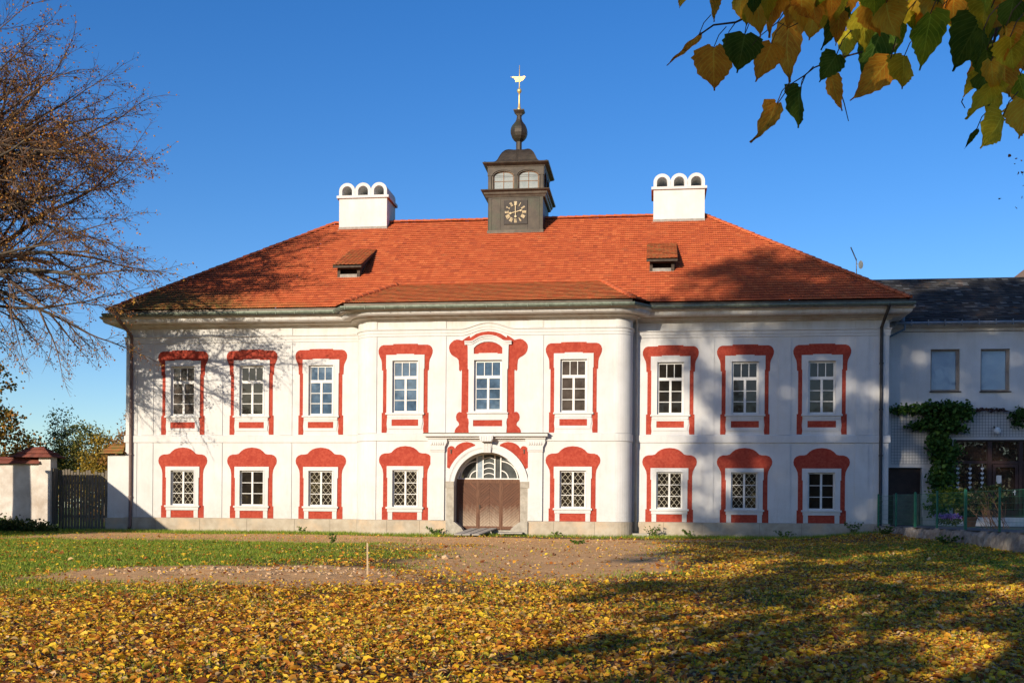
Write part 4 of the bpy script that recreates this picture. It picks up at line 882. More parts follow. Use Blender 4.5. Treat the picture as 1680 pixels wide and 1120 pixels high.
# linden leaves: stalk end, tip, width factor, kind
HANG= [(0.102,2.841,2.323,0.025,2.859,2.249,0.15,0),(0.137,2.79,2.269,0.134,2.776,2.143,0.72,0),(0.208,2.736,2.275,0.193,2.744,2.188,1.0,4),(0.28,2.828,2.287,0.245,2.845,2.198,0.75,0),(0.33,2.898,2.377,0.316,2.928,2.232,0.65,0),(0.262,2.456,2.244,0.224,2.471,2.163,0.55,0),(0.176,2.382,2.212,0.162,2.355,2.151,0.7,3),(0.126,2.454,2.251,0.114,2.481,2.198,0.4,0),(0.067,2.954,2.492,0.055,2.964,2.447,0.6,3),(0.21,2.52,2.283,0.212,2.546,2.237,0.8,4),(0.362,2.786,2.399,0.35,2.785,2.301,1.0,0),(0.455,2.9,2.448,0.455,2.918,2.393,0.8,3),(0.271,2.605,2.056,0.234,2.611,1.964,0.55,0),(0.332,2.672,2.116,0.318,2.662,2.011,0.6,4),(0.425,2.629,2.279,0.365,2.624,2.181,0.35,4),(0.368,2.374,2.071,0.336,2.399,2.025,0.8,4),(0.371,2.468,2.062,0.394,2.459,1.983,0.42,0),(0.451,2.543,2.244,0.45,2.535,2.149,0.8,2),(0.567,2.912,2.357,0.519,2.939,2.236,0.72,4),(0.558,2.79,2.222,0.481,2.783,2.128,0.6,0),(0.573,2.698,2.191,0.564,2.675,2.105,0.75,2),(0.523,2.496,2.178,0.527,2.526,2.123,0.35,1),(0.484,2.47,2.235,0.497,2.472,2.163,0.7,3),(0.553,2.364,2.143,0.529,2.341,2.03,0.6,1),(0.611,2.543,2.21,0.608,2.554,2.147,0.5,3),(0.708,2.559,2.216,0.645,2.562,2.103,0.7,4),(0.806,2.962,2.397,0.792,2.989,2.311,0.95,4),(0.813,2.87,2.28,0.755,2.888,2.22,0.6,0),(0.578,2.456,2.23,0.585,2.486,2.168,0.75,3),(0.698,2.751,2.361,0.689,2.742,2.275,0.8,0),(0.706,2.354,2.084,0.717,2.366,2.017,0.95,2),(0.757,2.641,2.156,0.772,2.655,2.111,0.7,0),(0.821,2.95,2.264,0.775,2.963,2.181,0.5,2),(0.714,2.487,2.043,0.658,2.477,1.956,0.62,2),(0.793,2.738,2.132,0.779,2.712,2.033,0.5,2),(0.707,2.401,1.94,0.673,2.381,1.875,1.0,2),(0.761,2.789,2.043,0.727,2.763,1.99,0.2,4),(0.904,2.893,2.157,0.893,2.877,2.054,0.9,3),(0.757,2.566,2.266,0.727,2.537,2.177,0.9,0),(0.853,2.78,2.345,0.842,2.773,2.255,0.9,2),(0.792,2.5,2.193,0.782,2.505,2.132,0.8,1),(0.6,2.754,2.367,0.603,2.732,2.263,0.7,1),(0.615,2.743,2.309,0.609,2.727,2.236,0.5,0),(0.47,2.831,2.409,0.457,2.833,2.342,0.8,4),(0.408,2.592,2.255,0.407,2.606,2.187,0.6,0),(0.48,2.953,2.363,0.488,2.974,2.272,0.7,2),(0.506,2.779,2.383,0.518,2.783,2.324,0.8,3),(0.718,2.574,2.278,0.714,2.58,2.219,0.8,2),(0.86,2.977,2.379,0.831,2.949,2.323,0.5,1),(0.779,2.449,2.106,0.778,2.453,2.058,0.7,0),(0.605,2.905,2.437,0.616,2.904,2.369,0.6,2),(0.764,2.889,2.418,0.744,2.863,2.345,0.7,4),(0.676,2.758,2.323,0.679,2.74,2.266,0.5,4),(0.436,2.453,2.265,0.434,2.456,2.21,0.6232802834878565,2),(0.575,2.441,2.243,0.595,2.461,2.197,0.7821187443125098,1),(0.5,2.7,2.376,0.486,2.691,2.308,0.9246164709998211,4),(0.833,2.96,2.481,0.831,2.973,2.404,0.8561631481075513,1),(0.356,2.381,2.21,0.365,2.401,2.154,0.6622265609842746,0),(0.455,2.447,2.219,0.462,2.428,2.134,0.8941619377962202,0),(0.83,2.756,2.363,0.84,2.744,2.274,0.7779303313664631,2),(0.621,2.924,2.469,0.617,2.91,2.392,0.6908793012381145,0),(0.411,2.768,2.396,0.432,2.783,2.326,0.8267993291089983,1),(0.433,2.694,2.349,0.421,2.709,2.272,0.8222566870706732,0),(0.443,2.391,2.223,0.446,2.369,2.153,0.7954851442541873,1),(0.449,2.947,2.502,0.435,2.92,2.403,0.815401226295044,3),(0.403,2.575,2.281,0.398,2.581,2.227,0.7249794169817281,2),(0.881,2.946,2.426,0.887,2.938,2.331,0.6063656338526576,4),(0.48,2.48,2.273,0.487,2.491,2.202,0.9043272872804005,2),(0.541,2.87,2.453,0.542,2.888,2.395,0.733572122153516,3),(0.463,2.371,2.229,0.447,2.353,2.166,0.8743109861874742,1),(0.885,2.79,2.376,0.878,2.772,2.303,0.9207854321060396,2),(0.356,2.462,2.276,0.348,2.475,2.211,0.6523741872033559,0),(0.667,2.835,2.407,0.655,2.81,2.334,0.8921976572665166,4),(0.667,2.411,2.218,0.688,2.434,2.164,0.6846517581759762,2),(0.669,2.971,2.493,0.668,2.973,2.409,0.7497429258440919,3),(0.609,2.691,2.336,0.596,2.665,2.261,0.6728229226195102,3),(0.569,2.69,2.328,0.561,2.68,2.242,0.7100808467557316,2),(0.777,2.46,2.207,0.784,2.442,2.13,0.8768002029588324,0),(0.632,2.8,2.383,0.617,2.774,2.287,0.9149166493151235,3),(0.47,2.39,2.181,0.475,2.369,2.104,0.8851891599371746,3),(0.759,2.977,2.431,0.758,3.0,2.349,0.9346976702938724,2),(0.87,2.977,2.444,0.875,2.978,2.375,0.738179924075599,3),(0.739,2.684,2.317,0.754,2.694,2.239,0.8407484581494065,0),(0.583,2.436,2.193,0.598,2.442,2.136,0.6011455593550081,3),(0.371,2.727,2.329,0.359,2.734,2.25,0.8740394058330327,3),(0.647,2.741,2.322,0.631,2.711,2.232,0.7157250906262562,0),(0.719,2.378,2.171,0.704,2.364,2.098,0.6395207656256179,4),(0.682,2.768,2.364,0.683,2.785,2.289,0.7830452022460288,0),(0.517,2.735,2.348,0.509,2.763,2.274,0.7588194242373504,3),(0.684,2.449,2.21,0.674,2.441,2.142,0.9381975128503164,2),(0.392,2.647,2.291,0.407,2.676,2.234,0.949854963286844,2),(0.772,2.644,2.276,0.767,2.673,2.208,0.6685484351435894,4),(0.915,2.999,2.443,0.903,3.004,2.364,0.7300610304325856,3),(0.702,2.367,2.112,0.705,2.37,2.041,0.8486790978092531,0),(0.836,2.979,2.283,0.836,2.964,2.197,0.782250106602195,2),(0.842,2.732,2.147,0.849,2.736,2.071,0.8133372084623052,1),(0.846,2.739,2.225,0.865,2.751,2.156,0.754263055432959,0),(0.893,2.963,2.235,0.882,2.943,2.152,0.8119672756670295,3),(0.698,2.454,2.076,0.711,2.482,2.011,0.6269714518702895,3),(0.823,2.903,2.234,0.83,2.915,2.161,0.8640888418288595,2),(0.852,2.697,2.279,0.857,2.704,2.211,0.8008525688006057,2),(0.709,2.525,2.128,0.721,2.547,2.062,0.8162534391532609,4),(0.769,2.458,2.164,0.762,2.434,2.097,0.7286660248833076,1),(0.738,2.501,2.092,0.746,2.525,2.022,0.7095942199179526,0),(0.784,2.764,2.243,0.786,2.746,2.16,0.7275056000163306,2),(0.735,2.637,2.117,0.76,2.665,2.045,0.8113312663784893,4),(0.756,2.552,2.139,0.756,2.553,2.069,0.6232006080601696,3),(0.661,2.38,2.11,0.671,2.407,2.054,0.8495624306481554,4),(0.897,2.92,2.367,0.917,2.931,2.306,0.694719945426582,4),(0.698,2.466,2.186,0.703,2.491,2.14,0.8482092667505272,2),(0.794,2.592,2.169,0.798,2.601,2.112,0.895517455818813,0),(0.198,2.601,2.309,0.2,2.609,2.241,0.7060009081032772,2),(0.29,2.967,2.53,0.304,2.963,2.461,0.9360330471866759,3),(0.304,2.68,2.392,0.294,2.671,2.329,0.9188567318133265,3),(0.294,2.378,2.203,0.298,2.359,2.125,0.7176805577920944,3),(0.186,2.614,2.332,0.2,2.608,2.262,0.826396977090417,2),(0.283,2.457,2.273,0.296,2.468,2.206,0.7075872128793399,0),(0.315,2.379,2.201,0.325,2.362,2.119,0.8304182592142496,0),(0.376,2.593,2.327,0.363,2.594,2.252,0.7743299441910891,3),(0.265,2.921,2.472,0.25,2.899,2.389,0.7776441718822782,0),(0.22,2.575,2.293,0.231,2.551,2.199,0.6036773139039319,3),(0.322,2.596,2.332,0.337,2.579,2.244,0.8212665316587846,2),(0.371,2.579,2.298,0.384,2.583,2.235,0.8417563684210662,3),(0.208,2.709,2.411,0.22,2.685,2.313,0.6965807796714689,2),(0.237,2.452,2.246,0.228,2.449,2.184,0.6303155825326512,2),(0.373,2.691,2.387,0.385,2.706,2.332,0.9452220769508604,3),(0.338,2.41,2.248,0.327,2.386,2.169,0.8675144910060437,1),(0.193,2.433,2.275,0.194,2.429,2.217,0.8791392221300907,1),(0.304,2.577,2.292,0.293,2.601,2.224,0.6627447758963616,0)]
TWIGS= [([(0.314,2.65,2.351),(0.264,2.65,2.312),(0.221,2.65,2.286),(0.18,2.65,2.268),(0.129,2.65,2.264),(0.096,2.65,2.242)],0.004),([(0.18,2.65,2.268),(0.165,2.65,2.247),(0.157,2.65,2.217)],0.0018),([(0.212,2.65,2.273),(0.204,2.65,2.258),(0.201,2.65,2.239)],0.0018),([(0.468,2.65,2.324),(0.407,2.65,2.296),(0.384,2.65,2.286),(0.302,2.65,2.25),(0.277,2.65,2.264)],0.002),([(0.311,2.65,2.319),(0.277,2.65,2.264),(0.235,2.65,2.232),(0.218,2.65,2.212)],0.002),([(0.469,2.65,2.186),(0.408,2.65,2.172),(0.36,2.65,2.154),(0.339,2.65,2.137),(0.308,2.65,2.118),(0.277,2.65,2.072)],0.0025),([(0.339,2.65,2.137),(0.333,2.65,2.125),(0.33,2.65,2.108)],0.0018),([(0.841,2.65,2.37),(0.794,2.65,2.292),(0.766,2.65,2.23),(0.757,2.65,2.18),(0.751,2.65,2.134),(0.743,2.65,2.09)],0.005),([(0.584,2.65,2.34),(0.562,2.65,2.287),(0.549,2.65,2.233),(0.533,2.65,2.17)],0.003),([(0.533,2.65,2.17),(0.53,2.65,2.167)],0.002),([(0.418,2.65,2.103),(0.429,2.65,2.069),(0.439,2.65,2.027)],0.002),([(0.714,2.65,2.327),(0.724,2.65,2.286),(0.734,2.65,2.255)],0.003),([(0.617,2.65,2.332),(0.622,2.65,2.291),(0.621,2.65,2.267)],0.003),([(0.743,2.65,2.09),(0.748,2.65,2.057),(0.777,2.65,2.022)],0.002),([(0.693,2.65,2.069),(0.69,2.65,2.062),(0.698,2.65,2.047)],0.002)]
# ------------------------------------------------------------------ ground
def sstep(a, b, x): t = np.clip((x - a) / (b - a), 0, 1); return t * t * (3 - 2 * t)
def vnoise(X, Y, f, seed=0):
    r = np.random.default_rng(seed); G = r.random((64, 64)); x = X * f + 1000; y = Y * f + 1000
    i, j = np.floor(x).astype(int), np.floor(y).astype(int); u, v = x - i, y - j; u = u * u * (3 - 2 * u); v = v * v * (3 - 2 * v)
    g = lambda a, b: G[a % 64, b % 64]
    return (g(i, j) * (1 - u) + g(i + 1, j) * u) * (1 - v) + (g(i, j + 1) * (1 - u) + g(i + 1, j + 1) * u) * v
def fbm(X, Y, f, seed=0): return (vnoise(X, Y, f, seed) + .5 * vnoise(X, Y, f * 2.1, seed + 1) + .25 * vnoise(X, Y, f * 4.3, seed + 2)) / 1.75
def zg(X, Y):
    z = -.5 + .5 * np.clip(Y, -10, 50) / 50 + (fbm(X, Y, .25, 3) - .5) * .16 * sstep(4, 9, Y) * (1 - sstep(45, 49.5, Y))
    z = z + (fbm(X, Y, 1.2, 8) - .5) * .06 * (1 - sstep(47, 50, Y)); z = z + .22 * np.exp(-(((X + 8.4) / 3.2) ** 2 + ((Y - 22.5) / 2.4) ** 2)) * (fbm(X, Y, 1.6, 5))
    return z + .30 * sstep(5.5, 10, X) * sstep(20, 45, Y) * (1 - sstep(49, 50, Y))
def masks(X, Y):
    w1 = (fbm(X, Y, .35, 21) - .5) * 5; w2 = (fbm(X, Y, .5, 31) - .5) * 3
    e = lambda cx, cy, rx, ry, sft=.35: 1 - sstep(1 - sft, 1 + sft, np.sqrt(((X - cx + w2 * .5) / rx) ** 2 + ((Y - cy + w1 * .5) / ry) ** 2))
    path = (1 - sstep(3.2, 4.8, np.abs(Y - 42.6 + w1 * .25 + (X + 8) * .05))) * sstep(-27, -24, X) * (1 - sstep(-1, 1.6, X + w2))
    d = np.maximum.reduce([path * .95, e(-9.0, 22.6, 4.4, 3.6), e(-2.9, 33, 3.8, 11.5) * .95, e(-6.5, 38, 4, 4.5) * .5, e(2, 45, 2.5, 2.5) * .6])
    d = d * sstep(.25, .55, fbm(X, Y, 1.1, 41) + d * .45)
    g = np.maximum.reduce([(1 - sstep(-11.5, -7.5, X + w1 * .6 + (Y - 25) * -.02)) * sstep(13.5, 19, Y + w2) , e(-10, 31.0, 6.5, 2.6) * .62, sstep(47.2, 48.6, Y + w2 * .12), e(8.5, 33, 4, 8) * .6])
    g = np.clip(g, 0, 1) * (1 - d)
    return d, g
gx = np.unique(np.concatenate([np.linspace(-900, -40, 12), np.arange(-40, 22, .3), np.linspace(22, 900, 14)]))
gy = np.unique(np.concatenate([np.linspace(-600, -12, 10), np.arange(-12, 4, 1.0), np.arange(4, 50.4, .3), np.linspace(52, 100, 14), np.linspace(120, 2500, 12)]))
GX, GY = np.meshgrid(gx, gy); nx, ny = len(gx), len(gy)
V = np.stack([GX.ravel(), GY.ravel(), zg(GX, GY).ravel()], 1)
ii, jj = np.meshgrid(np.arange(nx - 1), np.arange(ny - 1)); a = (jj * nx + ii).ravel()
ground = None
def ground_mat():
    m, t, b = newmat('lawn_and_dirt'); p = pos(t); vc = t.nodes.new('ShaderNodeVertexColor'); vc.layer_name = 'cover'
    sp = t.nodes.new('ShaderNodeSeparateColor'); t.links.new(vc.outputs[0], sp.inputs[0])
    soil = ramp(t, noise(t, p, 3, 8, .7), [(.3, (.115, .068, .034, 1)), (.7, (.20, .125, .065, 1))])
    dirt = ramp(t, noise(t, p, 4, 8, .7), [(.3, (.52, .27, .11, 1)), (.55, (.70, .40, .17, 1)), (.75, (.80, .52, .25, 1))])
    gr = ramp(t, noise(t, p, 6, 8, .7), [(.3, (.08, .11, .012, 1)), (.7, (.17, .21, .03, 1))])
    n1 = noise(t, p, 2.5, 6, .7)
    fd = ramp(t, mth(t, 'ADD', sp.outputs[0], mth(t, 'MULTIPLY', mth(t, 'SUBTRACT', n1, .5), .8)), [(.35, (0, 0, 0, 1)), (.6, (1, 1, 1, 1))])
    fg = ramp(t, mth(t, 'ADD', sp.outputs[1], mth(t, 'MULTIPLY', mth(t, 'SUBTRACT', noise(t, p, 3.7, 6, .7), .5), .9)), [(.3, (0, 0, 0, 1)), (.65, (1, 1, 1, 1))])
    c = mix(t, fg, soil, gr); c = mix(t, fd, c, dirt); t.links.new(c, b.inputs['Base Color']); b.inputs['Roughness'].default_value = .95; b.inputs['Specular IOR Level'].default_value = .1
    bump(t, b, noise(t, p, 18, 8, .75), .55, .03); return m
ground = npmesh('ground', V, np.stack([a, a + 1, a + nx + 1, a + nx], 1), ground_mat(), smooth=True); setp(ground, kind='structure')
D_, G_ = masks(V[:, 0], V[:, 1]); ca = ground.data.color_attributes.new('cover', 'FLOAT_COLOR', 'POINT')
ca.data.foreach_set('color', np.stack([D_, G_, 0 * D_, 0 * D_ + 1], 1).ravel())
mb = MB(); pts = [(x + .12, y) for x, y in path]
top = [(x, y, .585) for x, y in pts] + [(40, 30, .585), (40, 52.0, .585), (9.6, 52.0, .585)]
mb.add(top, [tuple(range(len(top)))]); ter = mb.build('terrace', basic('terrace_paving', (.12, .10, .085, 1), (.22, .19, .16, 1), 3, .9, .4, .02, 14)); setp(ter, kind='structure')

# ------------------------------------------------------------------ leaf meshes
def leafmesh(name, C, N, size, mat, parent=None, asp=.42, fold=.18, T=None):
    n = len(C); N = N / np.linalg.norm(N, axis=1, keepdims=True)
    if T is None: T = RNG.normal(size=(n, 3))
    T = T - N * np.sum(T * N, 1, keepdims=True); T /= np.linalg.norm(T, axis=1, keepdims=True) + 1e-9; B = np.cross(N, T)
    s = np.asarray(size).reshape(-1, 1); w = asp * (1 + RNG.normal(0, .12, (n, 1))); fo = fold * RNG.normal(.6, .7, (n, 1)); cu = RNG.normal(0, .12, (n, 1))
    P_ = [C - T * s * .5, C + T * s * .5 + N * s * cu, C - T * s * .22 + B * s * w + N * s * fo, C + T * s * .18 + B * s * w * .85 + N * s * (fo + cu * .5), C - T * s * .22 - B * s * w + N * s * fo, C + T * s * .18 - B * s * w * .85 + N * s * (fo + cu * .5)]
    V = np.stack(P_, 1).reshape(-1, 3); b = (np.arange(n) * 6)[:, None]
    F = np.concatenate([b + np.array([[0, 1, 3, 2]]), b + np.array([[0, 4, 5, 1]])], 0)
    return npmesh(name, V, F, mat, parent)
def inside(n, x0, x1, y0, y1):
    return RNG.uniform(x0, x1, n), RNG.uniform(y0, y1, n)
def visible_wedge(X, Y, m=2.6):
    l = -.626 * Y - m; r = .3205 * Y + m; return (X > l) & (X < r)
def sample(density, x0, x1, y0, y1, fn):
    n = int(density * (x1 - x0) * (y1 - y0)); X, Y = inside(n, x0, x1, y0, y1); k = (RNG.random(n) < fn(X, Y)) & visible_wedge(X, Y)
    return X[k], Y[k]
def blocked(X, Y):   # nothing grows on the terrace or through the wall
    tx = np.interp(Y, [30, 33.2, 36.2, 39.2, 42.1, 44.8, 47.3, 50], [11.0, 10.65, 10.4, 10.2, 9.98, 9.8, 9.62, 9.45]); return (X > tx - .05) & (Y > 29.5)
def leafcover(X, Y):
    d, g = masks(X, Y); pat = sstep(.28, .62, fbm(X, Y, .9, 61)); heavy = np.maximum(1 - sstep(17, 24, Y + 3 * (fbm(X, Y, .3, 77) - .5)), sstep(-1.0, 2.5, X))
    heavy = np.maximum(heavy, .30 + .25 * fbm(X, Y, .2, 15))
    v = heavy * (1 - .95 * d) * (1 - .72 * g * sstep(9, 16, Y)) * (.45 + .75 * pat); v = v * (1 - .8 * sstep(46, 48.5, Y))
    v = v * (1 - .35 * sstep(11, 5, X + 12) * 0)
    return np.where(blocked(X, Y) | (Y > 49.6), 0, np.clip(v, 0, 1))
LEAFC = [(0, (.12, .035, .012, 1)), (.12, (.36, .10, .02, 1)), (.30, (.66, .25, .03, 1)), (.48, (.82, .42, .045, 1)), (.64, (.88, .56, .035, 1)), (.78, (.90, .66, .035, 1)), (.90, (.80, .50, .12, 1)), (1, (.70, .48, .26, 1))]
FALL = leafmat('fallen_leaf', LEAFC, .25, (.36, .15, .04, 1), .55, 14)
XY = [sample(1050, -13, 8.5, 6, 16, leafcover), sample(600, -18, 11, 16, 24, leafcover), sample(230, -24, 12, 24, 36, leafcover), sample(110, -33, 12, 36, 49.6, leafcover)]
X = np.concatenate([q[0] for q in XY]); Y = np.concatenate([q[1] for q in XY]); n = len(X); print('leaves', n)
tilt = .1 + 1.1 * RNG.random(n) ** 1.8; az = RNG.uniform(0, 2 * np.pi, n)
N = np.stack([tilt * np.cos(az), tilt * np.sin(az), np.ones(n)], 1)
sz = RNG.lognormal(math.log(.046), .38, n).clip(.025, .125) * np.where(Y > 24, 1.2, 1)
fl_ = leafmesh('fallen_leaves', np.stack([X, Y, zg(X, Y) + .012 + RNG.uniform(0, .035, n)], 1), N, sz, FALL, fold=.2); setp(fl_, 'thick carpet of fallen yellow and brown leaves over the forecourt', 'leaves', kind='stuff')
# grass blades
def blades(X, Y, h, lean=.5, w=.012):
    n = len(X); z = zg(X, Y); az = RNG.uniform(0, 2 * np.pi, n); a2 = RNG.uniform(0, 2 * np.pi, n); L = h * RNG.uniform(.1, lean, n)
    V = np.stack([np.stack([X - w * np.cos(az), Y - w * np.sin(az), z - .01], 1), np.stack([X + w * np.cos(az), Y + w * np.sin(az), z - .01], 1), np.stack([X + L * np.cos(a2), Y + L * np.sin(a2), z + h], 1)], 1).reshape(-1, 3)
    return V
def gcover(X, Y):
    d, g = masks(X, Y); return np.where(blocked(X, Y) | (Y > 49.9), 0, np.clip(g * 1.0 + .40 * sstep(.46, .60, fbm(X, Y, 1.1, 91)) * (1 - d), 0, 1))
XY = [sample(520, -13, 8.5, 6, 16, lambda x, y: gcover(x, y) * .8), sample(460, -18, 9, 16, 26, gcover), sample(240, -32, 12, 26, 49.9, gcover)]
X = np.concatenate([q[0] for q in XY]); Y = np.concatenate([q[1] for q in XY]); n = len(X); print('blades', n)
GRASS = leafmat('grass_blade', [(0, (.10, .16, .012, 1)), (.5, (.20, .29, .022, 1)), (.85, (.32, .40, .04, 1)), (1, (.45, .40, .12, 1))], .35, None, .6)
Vg = blades(X, Y, RNG.uniform(.035, .10, n) * np.where(Y > 47.5, 1.7, 1), .9, .011)
gr = npmesh('grass', Vg, np.arange(n * 3).reshape(-1, 3), GRASS); setp(gr, 'short green grass growing between the fallen leaves', 'grass', kind='stuff')

# ------------------------------------------------------------------ trees
BARK = basic('grey_brown_bark', (.045, .034, .024, 1), (.12, .095, .07, 1), 3, .9, .6, .03, 12, stretch=(1, 1, .4))
TWIG = basic('twig_bark', (.08, .05, .035, 1), (.16, .105, .075, 1), 3, .85, 0)
class Tree:
    def __init__(s, seed): s.r = random.Random(seed); s.pol = []; s.tips = []
    def perp(s, d):
        a = d.orthogonal().normalized(); b = d.cross(a); t = s.r.uniform(0, 2 * math.pi); return a * math.cos(t) + b * math.sin(t)
    def grow(s, p, d, L, r, lvl, P_):
        cfg = P_[lvl]; n = cfg.get('n', 6); pts = [p.copy()]; d = d.normalized(); kids = []
        for i in range(n):
            d = (d + s.perp(d) * cfg['wig'] * s.r.uniform(.3, 1) + Vector((0, 0, cfg['up'])) ).normalized(); p = p + d * (L / n); pts.append(p.copy())
            t = (i + 1) / n
            if lvl + 1 < len(P_) and t > cfg.get('start', .2):
                for _ in range(cfg['kids']):
                    if s.r.random() < cfg.get('prob', 1): kids.append((p - d * (L / n) * s.r.random(), d, t))
        s.pol.append((pts, r, r * cfg.get('tap', .35), lvl))
        if lvl + 1 == len(P_): s.tips.append((pts[-1], d)); s.tips.append((pts[len(pts) // 2], d))
        for q, dd, t in kids:
            an = s.r.uniform(*cfg['ang']); nd = dd * math.cos(an) + s.perp(dd) * math.sin(an); nd.z += cfg.get('kup', 0)
            s.grow(q, nd, L * cfg['ratio'] * (1.15 - .55 * t) * s.r.uniform(.7, 1.25), max(r * (1 - .6 * t) * cfg.get('rr', .5), .0075), lvl + 1, P_)
        if lvl + 1 < len(P_): s.grow(p, d, L * cfg['ratio'] * .8, r * cfg.get('tap', .35), lvl + 1, P_)
    def mesh(s, lv, sides):
        mb = MB()
        for pts, r0, r1, l in s.pol:
            if l in lv: mb.tube(pts, r0, sides[l], r1, cap=False)
        return mb
def blobcloud(blobs, n, size, mat, name, parent, clumps=70, spread=.55, seed=1, asp=.42):
    r = np.random.default_rng(seed); vol = np.array([b[3] * b[4] * b[5] for b in blobs]); vol = vol ** .8; vol /= vol.sum(); Cs = []
    for b, f in zip(blobs, vol):
        k = max(4, int(clumps * f * len(blobs))); u = r.normal(size=(k, 3)); u /= np.linalg.norm(u, axis=1, keepdims=True); rad = r.random((k, 1)) ** .38
        cc = np.array(b[:3]) + u * rad * np.array(b[3:6]); m = int(n * f); idx = r.integers(0, k, m); ss = spread * r.uniform(.5, 1.5, k)[idx][:, None]
        Cs.append(cc[idx] + r.normal(size=(m, 3)) * ss * np.array([1, 1, .6]))
    C = np.concatenate(Cs); return leafmesh(name, C, r.normal(size=C.shape) + np.array([0, 0, .5]), size * r.uniform(.7, 1.3, len(C)), mat, parent, asp)

# the big half-bare tree whose boughs reach into the picture from the left
lt = thing('bare_tree', 'tall half-bare tree with brown twigs leaning in at the left edge', 'tree', (-33.5, 42, -.1))
T = Tree(5); P_ = [None, dict(n=12, wig=.17, up=-.012, kids=1, start=.20, ang=(R(28), R(60)), ratio=.30, rr=.55, kup=.02, tap=.22),
                   dict(n=6, wig=.16, up=-.0, kids=2, start=.12, prob=.72, ang=(R(22), R(55)), ratio=.52, rr=.50, kup=.0, tap=.35),
                   dict(n=5, wig=.18, up=-.04, kids=2, start=.1, prob=.72, ang=(R(20), R(50)), ratio=.50, rr=.55, kup=-.02, tap=.5),
                   dict(n=3, wig=.20, up=-.03, kids=0, ang=(0, 0), ratio=.5, tap=.6)]
tb = Vector((-33.5, 42, -.2)); tr_ = [tb, tb + Vector((.1, 0, 4)), tb + Vector((.0, .1, 9)), tb + Vector((.4, 0, 14)), tb + Vector((.2, 0, 20)), tb + Vector((.5, 0, 26))]
T.pol.append((tr_, .52, .10, 0)); lr = random.Random(8)
limbs = [(lr.uniform(7.5, 15), -19.6 - abs(h - 12) * .26 - lr.uniform(0, 1.8), lr.uniform(40, 46), h) for h in [12.0 + .36 * k for k in range(22)]]
limbs += [(lr.uniform(7, 15), -24.5 - lr.uniform(0, 2), lr.uniform(37.5, 46.5), h) for h in (11, 13, 15, 17, 18.5, 20, 21.5, 23)]
limbs += [(8, -43, 42, 14), (10, -40, 34, 16), (12, -41, 48, 20), (16, -37, 42, 27), (14, -31, 41, 25)]
for zs_, tx, ty, tz in limbs:
    s_ = Vector((-33.4, 42, zs_)); e_ = Vector((tx, ty, tz)); d_ = e_ - s_; L_ = d_.length; d_.z += L_ * .15
    T.grow(s_, d_, L_ * (.80 if tx > -30 else .8), lr.uniform(.13, .24), 1, P_ if tx > -30 else P_[:4])
print('tree polylines', len(T.pol))
T.mesh((0, 1), {0: 10, 1: 7}).build('trunk', BARK, lt, smooth=True); T.mesh((2, 3, 4), {2: 5, 3: 3, 4: 3}).build('branches', TWIG, lt)
r = random.Random(3); tp = [(p, d) for p, d in T.tips if r.random() < .36 and p.z < 26]; C = np.array([tuple(p + Vector((r.gauss(0, .09), r.gauss(0, .09), r.gauss(-.03, .07)))) for p, d in tp for _ in range(2)])
BL = leafmat('sparse_orange_leaf', [(0, (.16, .05, .018, 1)), (.4, (.34, .13, .035, 1)), (.75, (.50, .24, .05, 1)), (1, (.62, .36, .06, 1))], .4)
leafmesh('leaves', C, RNG.normal(size=C.shape), RNG.uniform(.05, .10, len(C)), BL, lt)

def bg_tree(name, label, base, blobs, n, size, stops, group=None, trunk=.2, seed=1, clumps=70, spread=.5, thr=.35):
    t = thing(name, label, 'tree', base, group); mb = MB(); b = Vector(base); top = max(q[2] for q in blobs)
    mb.tube([b, b + Vector((.1, 0, (top - b.z) * .5)), Vector((blobs[0][0], blobs[0][1], top))], trunk, 8, trunk * .3)
    rr = random.Random(seed)
    for q in blobs:
        for _ in range(4):
            e = Vector((q[0] + rr.uniform(-.6, .6) * q[3], q[1] + rr.uniform(-.6, .6) * q[4], q[2] + rr.uniform(-.5, .7) * q[5])); s_ = Vector((b.x, b.y, b.z + (e.z - b.z) * rr.uniform(.4, .7)))
            mb.tube([s_, s_.lerp(e, .5) + Vector((0, 0, .06 * (e - s_).length)), e], trunk * .4, 5, trunk * .08)
    mb.build('trunk', BARK, t, smooth=True); blobcloud(blobs, n, size, leafmat(name + '_leaf', stops, thr), 'crown', t, clumps, spread, seed)
    return t
OG = [(0, (.06, .07, .015, 1)), (.3, (.11, .12, .022, 1)), (.55, (.28, .15, .03, 1)), (.8, (.42, .19, .035, 1)), (1, (.5, .28, .04, 1))]
GR = [(0, (.035, .06, .02, 1)), (.5, (.07, .10, .03, 1)), (1, (.13, .15, .04, 1))]
YO = [(0, (.12, .10, .02, 1)), (.5, (.30, .20, .03, 1)), (1, (.5, .33, .04, 1))]
bg_tree('maple_tree', 'orange and green tree cut by the left edge above the garden wall', (-49.5, 75, -.3), [(-49.9, 75, 9.9, 3.6, 3.5, 2.8), (-48.5, 75, 6.4, 3.6, 3.5, 2.6), (-47.2, 76, 4.6, 3.0, 2.5, 2.0)], 9000, .20, OG, 'autumn trees behind the gate', .25, 2, 60, .42)
bg_tree('birch_tree', 'slender grey-green tree behind the board gate', (-45.1, 80, -.3), [(-45.1, 80, 7.0, .9, .9, 1.6), (-45.2, 80, 5.2, 1.7, 1.6, 2.0), (-45.2, 80, 3.2, 1.9, 1.6, 1.6)], 5200, .13, GR, 'autumn trees behind the gate', .12, 3, 46, .3)
